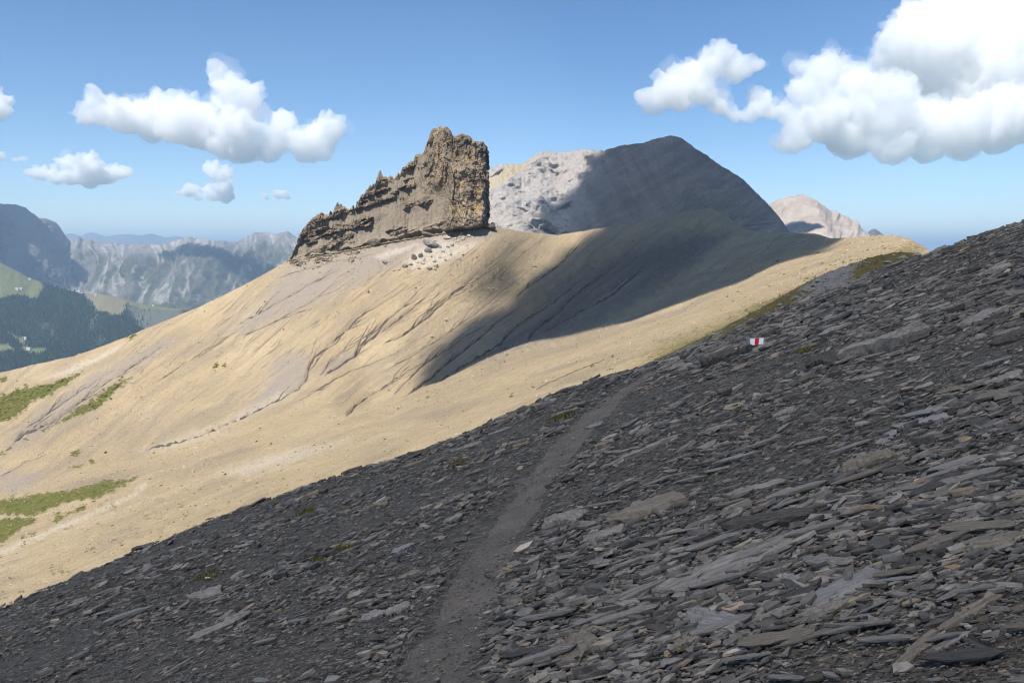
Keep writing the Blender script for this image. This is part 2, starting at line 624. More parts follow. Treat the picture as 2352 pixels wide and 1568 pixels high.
# ------------------------------------------------------------------ STRUCTURE: the tan hillside in the middle distance
crest_h = interp([(-700, 1000), (-300, 925), (0, 856), (90, 835), (170, 818), (250, 790), (330, 757), (450, 708), (560, 655), (620, 622), (660, 600), (760, 585), (900, 556),
                  (1000, 540), (1080, 526), (1140, 521), (1200, 532), (1280, 540), (1330, 532), (1400, 520), (1460, 511), (1520, 499), (1580, 485), (1630, 478), (1655, 488), (1690, 512),
                  (1720, 529), (1770, 536), (1830, 533), (1880, 538), (1910, 548), (1960, 545), (2020, 540), (2060, 541), (2090, 549), (2115, 562), (2140, 581), (2200, 625), (2400, 760)])
D_h0 = rbf([(-500, 960, 560), (-500, 1250, 380), (-500, 1500, 180), (-500, 1700, 90),
            (0, 856, 560), (0, 930, 500), (0, 1010, 445), (0, 1130, 370), (0, 1250, 235), (0, 1390, 112), (0, 1480, 70),
            (170, 818, 565), (330, 757, 580), (300, 900, 500), (330, 1030, 410), (300, 1160, 235), (300, 1290, 105), (300, 1360, 70),
            (450, 708, 585), (560, 655, 588), (660, 600, 590), (500, 850, 520), (560, 950, 440), (600, 1050, 270), (620, 1160, 100), (620, 1230, 65),
            (700, 700, 540), (700, 860, 475), (720, 960, 370), (760, 1050, 160), (800, 1100, 85), (800, 1170, 55),
            (900, 556, 600), (1000, 540, 610), (900, 700, 540), (900, 830, 450), (1140, 521, 625), (1100, 650, 570), (1000, 760, 505), (1050, 830, 420),
            (1280, 540, 690), (1250, 650, 610), (1200, 740, 510), (1400, 520, 720), (1520, 499, 740), (1630, 478, 750), (1720, 529, 715), (1830, 535, 640), (1890, 542, 560),
            (1400, 650, 590), (1350, 730, 430), (1550, 590, 610), (1550, 660, 470), (1700, 580, 560), (1700, 630, 400), (1850, 565, 440),
            (900, 960, 260), (950, 1010, 110), (960, 1080, 58), (1050, 890, 300), (1100, 940, 115), (1100, 1020, 58), (1290, 800, 270), (1290, 870, 95), (1290, 930, 55),
            (1450, 760, 230), (1450, 815, 95), (1450, 870, 52), (1600, 700, 230), (1600, 760, 85), (1600, 820, 50), (1750, 640, 240), (1750, 700, 85), (1750, 760, 50), (1900, 590, 260), (1900, 640, 85), (1900, 700, 48),
            (1960, 546, 330), (2020, 541, 270), (2080, 546, 200), (2140, 581, 130), (2040, 590, 80), (2100, 610, 60), (2250, 660, 80)])
shoulder = [(700, 985), (800, 953), (880, 925), (980, 890), (1060, 853), (1130, 820), (1190, 793), (1260, 768), (1340, 745)]
sh_v = interp(shoulder)


def D_h(u, v):
    d = D_h0(u, v)
    s = sm(-7, 7, sh_v(u) - v) * sm(740, 860, u) * (1 - sm(1150, 1330, u)) * np.exp(-np.maximum(sh_v(u) - v, 0) / 70.0)
    return d * (1 + 0.22 * s)


gullies = [  # polyline, half width in px, depth in m, darkness
    ([(335, 1032), (404, 1015), (495, 983), (571, 949), (624, 922), (643, 913), (686, 890), (703, 866), (708, 843), (721, 820), (741, 804), (772, 780), (799, 753), (838, 718), (893, 687), (940, 653)], 4.5, 2.4, 1.0),
    ([(708, 850), (725, 833), (750, 800), (780, 768), (830, 735)], 3.5, 1.4, 0.55),
    ([(735, 862), (755, 835), (790, 800), (815, 770)], 4, 1.2, 0.6),
    ([(745, 862), (775, 842), (800, 825), (815, 816), (830, 796), (862, 769), (893, 745), (924, 726), (975, 683), (1010, 650)], 4, 2.0, 0.95),
    ([(815, 816), (826, 786), (832, 770)], 3.5, 1.5, 1.0), ([(833, 795), (845, 770), (848, 758)], 3, 1.4, 0.9),
    ([(862, 769), (890, 730), (930, 700), (960, 670)], 3, 1.0, 0.5),
    ([(880, 790), (940, 757), (967, 737), (983, 726), (1006, 702), (1034, 679), (1084, 640), (1123, 612)], 4, 1.8, 0.9),
    ([(1006, 702), (1040, 672), (1100, 625)], 3, 1.2, 0.6), ([(967, 737), (985, 705), (1003, 690)], 3, 1.0, 0.6),
    ([(795, 956), (811, 937), (838, 913), (885, 886), (940, 850), (990, 825)], 3.5, 1.3, 0.75),
    ([(905, 905), (944, 862), (987, 827), (1014, 808), (1065, 773), (1112, 749)], 3.5, 1.5, 0.85),
    ([(930, 910), (995, 862), (1034, 827), (1065, 804), (1104, 773), (1143, 737), (1190, 710)], 3.5, 1.6, 0.85),
    ([(1000, 880), (1057, 843), (1096, 820), (1151, 788), (1166, 765), (1198, 737), (1268, 694), (1307, 663), (1360, 625)], 4, 1.9, 0.9),
    ([(1209, 784), (1229, 757), (1268, 726), (1307, 687), (1358, 648), (1430, 600)], 4, 1.8, 0.9),
    ([(1252, 761), (1284, 741), (1366, 698), (1405, 675), (1463, 628), (1520, 590)], 4, 1.8, 0.95),
    ([(1186, 683), (1205, 663), (1248, 632), (1284, 609), (1315, 577), (1360, 545)], 3.5, 1.4, 0.75),
    ([(870, 860), (950, 815), (1020, 770), (1090, 720), (1160, 665), (1230, 610)], 3, 0.8, 0.35),
    ([(686, 921), (741, 886), (807, 851), (893, 820), (955, 780)], 3, 0.7, 0.4),
    ([(30, 1021), (53, 994), (80, 987), (126, 964), (160, 941), (198, 910), (244, 876), (286, 850), (324, 827), (381, 789)], 5, 2.4, 0.75),
    ([(60, 985), (110, 950), (150, 920), (210, 880), (260, 848)], 3.5, 1.2, 0.45),
    ([(0, 1095), (60, 1060), (120, 1040)], 3.5, 0.8, 0.3),
    ([(640, 640), (700, 618), (780, 600), (860, 585)], 4, 0.6, 0.25),
    ([(545, 745), (620, 705), (700, 660), (780, 620)], 4, 1.0, 0.4), ([(560, 770), (640, 735), (720, 690), (770, 650)], 4, 1.0, 0.35),
    ([(370, 870), (430, 830), (500, 790), (560, 750)], 4, 0.8, 0.3),
    ([(1100, 1010), (1180, 985), (1260, 950)], 2.5, 0.12, 0.25), ([(1231, 893), (1290, 865), (1330, 848), (1390, 826)], 2.2, 0.15, 0.28),
]
grass_polys = [
    [(0, 971), (23, 964), (50, 945), (65, 933), (76, 922), (110, 910), (137, 891), (160, 880), (190, 853), (168, 857), (126, 876), (76, 884), (38, 891), (0, 907), (-300, 990), (-300, 1060)],
    [(61, 1009), (114, 983), (160, 964), (198, 949), (236, 933), (267, 899), (305, 863), (282, 869), (244, 895), (213, 918), (179, 937), (145, 960), (99, 990)],
    [(0, 1147), (38, 1139), (76, 1135), (145, 1128), (213, 1112), (267, 1101), (318, 1094), (305, 1107), (267, 1124), (228, 1143), (190, 1150), (145, 1158), (91, 1177), (76, 1185), (0, 1185), (-250, 1230), (-250, 1190)],
    [(0, 1192), (46, 1185), (82, 1192), (72, 1208), (46, 1219), (15, 1238), (0, 1244), (-200, 1300), (-200, 1240)],
    [(149, 1040), (198, 1036), (170, 1045)], [(168, 1070), (190, 1067), (185, 1074)], [(203, 1058), (217, 1055), (215, 1061)],
    [(492, 834), (520, 832), (515, 843), (495, 844)], [(0, 868), (18, 864), (10, 876), (0, 880)], [(90, 889), (110, 878), (100, 889)],
    [(100, 1200), (150, 1178), (200, 1156), (228, 1143), (190, 1168), (130, 1198)], [(50, 1234), (90, 1214), (80, 1228)],
    [(290, 772), (320, 765), (300, 778)], [(0, 1040), (25, 1028), (10, 1046)],
]
grey_polys = [
    ([(20, 1030), (60, 975), (150, 905), (230, 850), (300, 815), (380, 778), (400, 785), (330, 835), (250, 885), (170, 950), (90, 1000)], 12),
    ([(640, 820), (700, 815), (712, 850), (690, 895), (620, 925), (560, 950), (600, 900)], 16),
    ([(520, 760), (600, 700), (660, 605), (800, 572), (900, 550), (1060, 525), (1130, 525), (1000, 570), (900, 610), (800, 660), (700, 710), (600, 755)], 22),
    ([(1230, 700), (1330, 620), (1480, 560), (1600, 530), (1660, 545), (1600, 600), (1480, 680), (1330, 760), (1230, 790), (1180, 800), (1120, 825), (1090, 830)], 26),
    ([(960, 545), (1140, 520), (1120, 545), (1000, 580), (960, 600)], 14),
    ([(730, 862), (760, 830), (820, 810), (800, 835), (760, 862)], 10),
    ([(0, 1080), (90, 1090), (60, 1120), (0, 1130)], 14),
]
pale_polys = [
    ([(0, 1264), (38, 1245), (76, 1230), (114, 1215), (152, 1196), (213, 1173), (267, 1150), (305, 1131), (335, 1105), (345, 1102), (330, 1125), (290, 1148), (230, 1178), (150, 1212), (80, 1240), (0, 1275)], 5),
    ([(925, 600), (960, 570), (1010, 550), (1060, 560), (1110, 555), (1060, 585), (1010, 605), (950, 620)], 10),
    ([(330, 1035), (500, 975), (600, 925), (640, 905), (660, 905), (600, 940), (500, 990), (400, 1025)], 16),
    ([(100, 870), (200, 825), (300, 785), (260, 810), (160, 860)], 8),
    ([(860, 590), (900, 572), (960, 560), (940, 572), (880, 595)], 5),
    ([(500, 1085), (640, 1040), (800, 1010), (700, 1050), (560, 1095)], 14),
]

us = np.arange(-260, 2330, 3.1)
nrow = 240
tt = np.linspace(0, 1, nrow)
vc = crest_h(us) + 1.2 * fbm(us / 22, us * 0, o=3, s=21)
vb = np.maximum(edge_v(us) + 90, vc + 60)
VV = vc[None] + (vb - vc)[None] * (1 - tt[:, None])      # row 0 = bottom, last = crest
UU = np.repeat(us[None], nrow, 0)
DH = D_h(UU, VV)
PH = at(UU, VV, DH)
near = sm(-30, 30, VV - np.interp(UU, [-600, 0, 335, 643, 800, 980, 1190, 1400, 1700, 1900, 2100], [1250, 1135, 1035, 915, 955, 892, 795, 730, 625, 560, 540]))
cr = 0.6 * UU + 0.8 * VV; al = -0.8 * UU + 0.6 * VV
warp = 25 * fbm(UU / 130, VV / 130, o=3, s=31)
rill = ridged((cr + warp) / 20, al / 240, o=4, s=33)
cr2 = 0.33 * UU + 0.94 * VV; al2 = -0.94 * UU + 0.33 * VV
rill2 = fbm((cr2 + 0.5 * warp) / 13, al2 / 160, o=4, s=35)
dz = 0.6 * fbm(PH[..., 0] / 60, PH[..., 1] / 60, o=3, s=37) * sm(60, 400, DH)
dz += (1 - near) * 0.16 * rill + near * 0.2 * rill2 * sm(60, 250, DH)
dz += 0.34 * fbm(PH[..., 0] / 3.2, PH[..., 1] / 3.2, o=3, s=39, g=0.65) * sm(40, 200, DH)
steep = sm(0.1, 0.5, fbm(UU / 90, VV / 90, o=2, s=43) + 0.25)
dark = np.zeros_like(UU)
for pl, hw, dep, dk in gullies:
    dep = dep * 0.75; hw = hw * 0.8
    wob = 2.2 * fbm(UU / 15, VV / 15, o=2, s=47)
    d, t = seg_dist(UU + wob, VV + wob * 0.7, pl)
    ends = sm(0, 0.08, t) * (1 - 0.75 * sm(0.55, 1.0, t))
    prof = np.exp(-(d / (hw * (0.45 + 0.4 * ends))) ** 2) * (0.25 + 0.75 * ends)
    dz -= dep * prof * (0.8 + 0.4 * vnoise(UU / 12, VV / 12, s=49))
    dz += 0.1 * dep * np.exp(-((d - 3.0 * hw) / (1.3 * hw)) ** 2) * ends
    dark = np.maximum(dark, min(1.0, 1.2 * dk) * 0.6 * np.exp(-(d / (hw * 0.8)) ** 2) * (0.3 + 0.7 * ends))
dark *= 0.75 + 0.5 * vnoise(UU / 9, VV / 9, s=51)
scoop = sm(0.3, 0.8, 0.5 + 0.5 * rill) * 0
streak = np.clip(0.5 + 0.5 * ((1 - near) * (0.7 * rill + 0.5 * fbm((cr + warp) / 9, al / 120, o=3, s=53)) + near * rill2 * 1.1), 0, 1)
warp2 = 14 * fbm(UU / 220, VV / 220, o=2, s=32)
across = (1 - near) * (cr + warp2) / 7.0 + near * (cr2 + warp2) / 6.0
along = (1 - near) * al / 110.0 + near * al2 / 85.0
rilled = (1 - near) * sm(-0.1, 0.35, fbm(UU / 110, VV / 80, o=3, s=59) + 0.55 * np.exp(-((UU - 1000) / 330.0) ** 2) - 0.05) * sm(540, 640, UU * 0.3 + VV) + 0.25 * near * sm(0.1, 0.4, fbm(UU / 110, VV / 80, o=3, s=58))
rilled *= sm(0.0, 0.06, 1 - tt)[:, None]
fade_c = sm(0, 0.03, 1 - tt)[:, None]
PH[..., 2] += dz * (0.25 + 0.75 * fade_c)
jit = 5 * fbm(UU / 10, VV / 10, o=3, s=55)
grass = np.zeros_like(UU)
for p in grass_polys:
    grass = np.maximum(grass, sm(-7, 9, poly_sd(UU, VV, p) + jit * 1.6))
spots = fbm(UU / 26, VV / 14, o=3, s=57)
grass = np.maximum(grass, 0.45 * sm(0.30, 0.5, spots) * near * sm(900, 500, UU) * sm(1050, 1180, VV))
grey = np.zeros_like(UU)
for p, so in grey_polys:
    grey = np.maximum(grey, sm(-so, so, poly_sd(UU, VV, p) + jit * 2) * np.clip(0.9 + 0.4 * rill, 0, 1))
dark = np.maximum(dark, 0.6 * sm(-30, 30, poly_sd(UU, VV, grey_polys[3][0]) + jit * 3) * np.clip(0.8 + 0.5 * rill, 0, 1))  # dark shale, with the cloud shade over it also deepened in the colour
pale = np.zeros_like(UU)
for p, so in pale_polys:
    pale = np.maximum(pale, sm(-so, so, poly_sd(UU, VV, p) + jit))
dist_edge = (edge_v(UU) - VV)
olive = sm(1380, 1560, UU) * sm(75, 10, dist_edge + 1.4 * jit) * sm(2150, 2090, UU) + 0.42 * near * sm(90, 10, dist_edge + 2 * jit) * sm(0, 700, UU)
olive = np.clip(0.5 * olive + 0.18 * near * sm(0.15, 0.5, rill2), 0, 1)
# far side of the crest
nb = 12
back = []
pc = PH[-1]
dirx = pc[:, :2] / np.linalg.norm(pc[:, :2], axis=1, keepdims=True)
for k in range(1, nb + 1):
    s = (k / nb) ** 1.5 * 160
    q = pc.copy()
    q[:, :2] += dirx * s
    q[:, 2] -= 0.55 * s * sm(0, 25, s) + 0.02 * s
    back.append(q)
PF = np.concatenate([PH, np.array(back)], 0)
pad = lambda a: np.concatenate([a, np.repeat(a[-1:], nb, 0)], 0)
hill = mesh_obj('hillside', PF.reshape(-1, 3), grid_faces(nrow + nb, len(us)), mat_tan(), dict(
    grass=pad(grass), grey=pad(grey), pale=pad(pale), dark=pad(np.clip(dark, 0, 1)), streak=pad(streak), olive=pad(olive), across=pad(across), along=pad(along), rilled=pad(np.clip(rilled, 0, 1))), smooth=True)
tag(hill, 'pale tan eroded hillside with dark gullies below the rock tower', kind='structure')


def surf(u, v):
    """bilinear point on the built hillside"""
    fi = np.clip((u - us[0]) / 3.1, 0, len(us) - 1.001)
    i0 = fi.astype(int); a = fi - i0
    vcu = vc[i0] * (1 - a) + vc[i0 + 1] * a; vbu = vb[i0] * (1 - a) + vb[i0 + 1] * a
    fj = np.clip((vbu - v) / (vbu - vcu) * (nrow - 1), 0, nrow - 1.001)
    j0 = fj.astype(int); b = fj - j0
    g = lambda j, i: PH[j, i]
    a = a[:, None]; b = b[:, None]
    return (g(j0, i0) * (1 - a) + g(j0, i0 + 1) * a) * (1 - b) + (g(j0 + 1, i0) * (1 - a) + g(j0 + 1, i0 + 1) * a) * b


# dark shale beds exposed along the gullies, with the finer rills that feed them
def mat_bed():
    m = Mat('gully_bed', 0.95, 0.1)
    n = m.noise(0.5, 5, 0.7)
    return m.done(m.mix(m.mr(n, 0.3, 0.7), (0.05, 0.041, 0.034), (0.15, 0.122, 0.095)), m.bump(n, 0.6, 0.5))


M_bed = mat_bed()
rg = np.random.default_rng(91)


def ribbon(pl, w0, w1, seed, wig=1.6):
    """a ragged strip along a pixel polyline, lower end first, w0 at its low end and w1 at its top"""
    pl = np.array(pl, float)
    seg = np.r_[0, np.cumsum(np.hypot(*np.diff(pl, axis=0).T))]
    ss = np.arange(0, seg[-1], 1.7)
    u = np.interp(ss, seg, pl[:, 0]); v = np.interp(ss, seg, pl[:, 1])
    tx, ty = np.gradient(u), np.gradient(v)
    ln = np.hypot(tx, ty) + 1e-9
    nx_, ny_ = -ty / ln, tx / ln
    wob = wig * fbm(ss / 16, ss * 0 + seed, o=4, s=seed) * 2
    u = u + nx_ * wob; v = v + ny_ * wob
    f = ss / max(seg[-1], 1)
    w = (w0 * (1 - f) + w1 * f) * np.clip(0.85 + 1.3 * fbm(ss / 9, ss * 0 + seed, o=3, s=seed + 3), 0.12, 2.0) * sm(0, 0.04, f) * sm(1.0, 0.75, f) + 0.12
    A = surf(u + nx_ * w, v + ny_ * w); B = surf(u - nx_ * w, v - ny_ * w)
    C = surf(u, v)
    up = np.array([0, -0.05, 0.1])
    P = np.stack([A + up * 0.3, C + up, B + up * 0.3], 1)
    return P.reshape(-1, 3), grid_faces(len(ss), 3)


for gi, (pl, hw, dep, dk) in enumerate(gullies):
    vs0, fs0, o0 = [], [], 0
    jobs = [(pl, 1.9 * dk * hw / 4, 0.7 * dk * hw / 4)]
    arr = np.array(pl, float)
    if dk > 0.3:
        for q in range(int(2 + 5 * dk)):                     # feeding rills, fanning upslope
            k0 = rg.uniform(0.1, 0.85) * (len(arr) - 1)
            i0 = int(k0); st_ = arr[i0] + (arr[i0 + 1] - arr[i0]) * (k0 - i0)
            dr = arr[min(i0 + 1, len(arr) - 1)] - arr[i0]; dr = dr / (np.hypot(*dr) + 1e-9)
            dr = 0.5 * dr + 0.5 * np.array([0.78, -0.62])
            th0 = rg.choice([-1, 1]) * rg.uniform(0.12, 0.4)
            lnr = rg.uniform(25, 85)
            pts_ = [st_]
            for z_ in range(4):
                an = math.atan2(dr[1], dr[0]) + th0 * (1 - z_ / 4)
                pts_.append(pts_[-1] + np.array([math.cos(an), math.sin(an)]) * lnr / 4)
            jobs.append((pts_, rg.uniform(0.5, 1.0), 0.3))
    for j_, (p_, w0, w1) in enumerate(jobs):
        if min(q_[1] - float(crest_h(q_[0])) for q_ in p_) < 6: continue
        a_, f_ = ribbon(p_, w0, w1, 1000 + gi * 20 + j_)
        vs0.append(a_); fs0.append(f_ + o0); o0 += len(a_)
    if vs0:
        mesh_obj('gully_bed', np.concatenate(vs0), np.concatenate(fs0), M_bed, parent=hill, smooth=True)


def on_hill(u, v):
    """nearest built surface point"""
    i = int(np.clip(round((u - us[0]) / 3.1), 0, len(us) - 1))
    j = int(np.argmin(np.abs(VV[:, i] - v)))
    return PH[j, i].copy()


# ------------------------------------------------------------------ STRUCTURE: far mountains
def sheet(name, u0, u1, du, nr, crest, bottom, Dfun, disp, mat, attrs, back_len, back_slope=0.8, label=None):
    us_ = np.arange(u0, u1, du)
    t = np.linspace(0, 1, nr)
    vc_ = crest(us_); vb_ = np.maximum(bottom(us_), vc_ + 8)
    V = vc_[None] + (vb_ - vc_)[None] * (1 - t[:, None])
    U = np.repeat(us_[None], nr, 0)
    D = Dfun(U, V, t[:, None] + 0 * U)
    P = at(U, V, D)
    A = {k: f(U, V, P) for k, f in attrs.items()}
    P = disp(U, V, P, t[:, None] + 0 * U)
    bk = []
    pc_ = P[-1]
    dr = pc_[:, :2] / np.linalg.norm(pc_[:, :2], axis=1, keepdims=True)
    for k in range(1, 9):
        s = (k / 8) ** 1.4 * back_len
        q = pc_.copy(); q[:, :2] += dr * s
        q[:, 2] -= back_slope * s
        bk.append(q)
    PA = np.concatenate([P, np.array(bk)], 0)
    A = {k: np.concatenate([a, np.repeat(a[-1:], 8, 0)], 0) for k, a in A.items()}
    o = mesh_obj(name, PA.reshape(-1, 3), grid_faces(nr + 8, len(us_)), mat, A, smooth=True)
    tag(o, label, kind='structure')
    return o, U, V, P


M_far = mat_simple('far_blue_range', (0.10, 0.11, 0.09), (0.2, 0.2, 0.18), 0.0007, bd=60)
cr_far = interp([(-600, 545), (-200, 520), (0, 540), (120, 545), (165, 536), (185, 541), (208, 532), (240, 542), (290, 538), (325, 541), (345, 537), (380, 545), (410, 543), (450, 552), (600, 556), (900, 548), (1300, 560)])
sheet('far_mountain_range', -400, 1000, 5, 40, lambda u: cr_far(u) + 2.0 * fbm(u / 14, u * 0, o=4, s=61), lambda u: 620 + 0 * u,
      lambda U, V, t: 26000 - 3500 * (1 - t), lambda U, V, P, t: P + np.stack([0 * U, 900 * ridged(U / 40, V / 60, o=4, s=63) * (1 - t), 0 * U], -1),
      M_far, {}, 6000, label='faint blue mountain range far beyond the valley')

cr_mas = interp([(-700, 400), (-300, 430), (-100, 455), (0, 468), (35, 470), (60, 478), (75, 490), (90, 500), (107, 501), (130, 512), (140, 525), (150, 541), (160, 552), (175, 552), (183, 543), (192, 550), (208, 548), (216, 555),
                 (240, 559), (262, 558), (290, 563), (316, 558), (340, 562), (372, 561), (395, 555), (420, 548), (435, 544), (447, 549), (455, 546), (475, 550), (505, 556), (512, 553), (525, 557),
                 (548, 553), (565, 545), (585, 534), (613, 533), (635, 539), (657, 530), (665, 533), (682, 546), (720, 552), (800, 560), (1000, 570), (1300, 580)])


def disp_mas(U, V, P, t):
    hgt = (1 - t)
    conv = U + 22 * fbm(U / 60, V / 60, o=2, s=71) + (V - 600) * 0.25 * np.sin(U / 55.0)
    rb = ridged(conv / 17, V / 130, o=4, s=73)
    big = ridged((U + 0.35 * V) / 75, V / 200, o=3, s=75)
    toward = (90 * rb * sm(0, 0.12, hgt) + 320 * big * sm(0, 0.25, hgt))
    crag = 70 * fbm(U / 7, V / 7, o=3, s=77) * sm(200, 120, U) * sm(0, 0.05, hgt)
    P = P.copy()
    P[..., 1] -= toward + crag
    P[..., 2] += (12 * rb + 16 * fbm(U / 9, V / 9, o=3, s=79)) * sm(0.0, 0.06, hgt)
    return P


def a_scree(U, V, P):
    conv = U + 22 * fbm(U / 60, V / 60, o=2, s=71) + (V - 600) * 0.25 * np.sin(U / 55.0)
    rb = ridged(conv / 17, V / 130, o=4, s=73)
    x = sm(0.0, -0.45, rb) * sm(-0.2, 0.4, fbm(U / 40, V / 30, o=3, s=81) + 0.2)
    fan = sm(0, 1, 0.6 * fbm(U / 12, V / 40, o=3, s=83) + sm(620, 560, V) * 0.7 - 0.25)
    lines = sm(0.25, 0.6, ridged(conv / 9, V / 150, o=3, s=88)) * sm(-0.15, 0.25, fbm(U / 30, V / 45, o=3, s=89))
    return np.clip(0.6 * x + 0.35 * fan + 0.75 * lines, 0, 1) * sm(90, 200, U + 0.3 * (V - 560))


def a_rock(U, V, P):
    top = sm(45, 5, V - cr_mas(U)) * 0.8
    return np.clip(top + 0.9 * sm(190, 110, U - 0.45 * (V - 520)) + 0.5 * sm(0.1, 0.4, fbm(U / 25, V / 18, o=3, s=85)), 0, 1)


def D_mas(U, V, t):
    return 9100 - 900 * sm(200, 40, U) + 700 * sm(480, 620, U) - 2100 * (1 - t) ** 0.9


massif, *_ = sheet('valley_massif', -300, 800, 3.0, 112, lambda u: cr_mas(u) + 1.6 * fbm(u / 6, u * 0, o=4, s=87), lambda u: 800 + 0 * u, D_mas, disp_mas, mat_massif(),
      dict(scree=a_scree, rock=a_rock), 3000, label='hazy ribbed mountain massif with scree gullies across the valley')

cr_alp = interp([(-700, 520), (-300, 560), (-100, 585), (0, 602), (34, 619), (67, 638), (91, 646), (110, 655), (144, 663), (188, 674), (212, 675), (235, 675), (262, 680), (286, 687), (320, 698), (350, 702), (417, 710), (470, 722), (520, 748), (700, 800), (1200, 830)])
meadow_polys = [[(-300, 560), (0, 600), (34, 615), (67, 635), (93, 643), (99, 660), (84, 686), (60, 678), (44, 674), (20, 682), (0, 690), (-300, 660)],
                [(188, 672), (235, 672), (286, 684), (292, 695), (284, 722), (255, 718), (228, 712), (210, 692)],
                [(286, 684), (420, 708), (418, 714), (380, 714), (330, 712), (295, 700)],
                [(30, 760), (50, 764), (67, 774), (84, 794), (107, 803), (100, 810), (60, 806), (48, 800), (62, 793), (37, 770)],
                [(0, 790), (14, 792), (24, 804), (0, 806), (-60, 810), (-60, 788)]]


def meadow(U, V, P=None):
    r = 0 * U
    for p in meadow_polys: r = np.maximum(r, sm(-2.5, 1.5, poly_sd(U, V, p) + 1.5 * fbm(U / 6, V / 6, o=2, s=91)))
    return r


def bare(U, V, P=None):
    r = sm(-4, 4, poly_sd(U, V, [(290, 700), (330, 712), (418, 714), (410, 760), (350, 760), (315, 735)]))
    for (bu, bv, bw, bh) in ((112, 765, 5, 14), (105, 748, 4, 8), (227, 740, 3, 12), (232, 728, 3, 8), (210, 770, 4, 6), (248, 780, 6, 6), (240, 775, 3, 6), (128, 752, 3, 10), (305, 760, 2, 5), (187, 755, 3, 4)):
        r = np.maximum(r, 0.7 * sm(1.3, 0.5, np.hypot((U - bu) / bw, (V - bv) / bh) + 0.5 * fbm(U / 4, V / 5, o=2, s=93)))
    return r


def disp_alp(U, V, P, t):
    P = P.copy()
    P[..., 1] -= 130 * ridged((U + 0.3 * V) / 60, V / 140, o=4, s=95) * sm(0, 0.3, 1 - t)
    P[..., 2] += 6 * fbm(U / 8, V / 8, o=3, s=97) * sm(0, 0.05, 1 - t)
    return P


alp, UA, VA, PA_ = sheet('alp_hill', -300, 700, 4.0, 85, lambda u: cr_alp(u) + 0.6 * fbm(u / 9, u * 0, o=3, s=99), lambda u: 960 + 0 * u,
                         lambda U, V, t: 5600 - 2000 * (1 - t) ** 0.8, disp_alp, mat_alp(),
                         dict(meadow=meadow, bare=bare, brown=lambda U, V, P: sm(180, 200, U) * sm(320, 280, U)), 1500, 0.5,
                         label='lower alp with meadows and conifer forest in the valley')

# limestone mountain behind the hillside
cr_gm = interp([(900, 440), (1000, 420), (1100, 396), (1124, 389), (1138, 382), (1151, 376), (1168, 377), (1190, 377), (1207, 374), (1214, 366), (1221, 359), (1242, 348), (1264, 346), (1280, 350), (1295, 348), (1320, 347), (1347, 343), (1366, 345), (1378, 346), (1382, 343), (1386, 348), (1395, 343),
                (1409, 341), (1426, 334), (1460, 331), (1487, 326), (1509, 317), (1525, 316), (1540, 311), (1551, 312), (1562, 315), (1580, 328), (1597, 341), (1627, 359), (1645, 374), (1671, 389), (1690, 401), (1706, 411), (1737, 442), (1767, 472), (1794, 503), (1811, 529), (1850, 575), (1950, 700)])
white_line = [(1124, 440), (1160, 420), (1185, 402), (1207, 385), (1216, 370)]


def D_gm(U, V, t):
    return 2620 - 260 * sm(1300, 1150, U) - 560 * (1 - t) - 330 * np.clip(1 - np.abs(U - 1545 - 25 * np.sin((V - 311) / 60.0)) / np.where(U > 1545, 260.0, 420.0), 0, 1) * sm(0, 0.5, 1 - t)


def a_white(U, V, P):
    return sm(40, -60, U - 1360 - 0.3 * (440 - V) + 25 * fbm(U / 40, V / 40, o=3, s=101))


def a_sand(U, V, P):
    lim = np.interp(U, [1050, 1124, 1160, 1185, 1207, 1218], [470, 438, 418, 402, 385, 368])
    return sm(3, -3, V - lim + 2 * fbm(U / 12, V / 12, o=2, s=103)) * sm(1218, 1206, U) * sm(-4, 3, V - np.interp(U, [1050, 1124, 1150, 1170], [470, 410, 392, 374]))


def gm_blocks(P):
    f1, gap, val = cells(P[..., 0] / 62 + P[..., 2] / 90, P[..., 1] / 80, P[..., 2] / 40 - P[..., 0] / 75, s=105)
    g1, gap2, val2 = cells(P[..., 0] / 24 + P[..., 2] / 40, P[..., 1] / 30, P[..., 2] / 16 - P[..., 0] / 30, s=115)
    return gap, val, gap2, val2


def a_crack(U, V, P):
    gap, val, gap2, val2 = gm_blocks(P)
    rd = ridged(P[..., 0] / 130 + P[..., 2] / 100, P[..., 1] / 150, P[..., 2] / 70 - P[..., 0] / 120, o=5, s=106)
    return np.maximum(sm(0.0, -0.4, rd), 0.5 * sm(0.1, 0.0, gap2)) * a_white(U, V, P) * (1 - a_sand(U, V, P))


def gm_rib(U, V):
    a = ridged((U + 0.55 * (V - 300) * np.sign(U - 1545)) / 26, V / 110, o=5, s=110)
    b = ridged(U / 120, (V + 0.1 * U) / 9, o=4, s=114) * sm(1540, 1600, U)
    c = fbm((0.5 * U + 0.9 * V) / 8, (0.9 * U - 0.5 * V) / 120, o=4, s=116)
    return np.clip(0.5 + 0.38 * a + 0.3 * b + 0.45 * c, 0, 1)


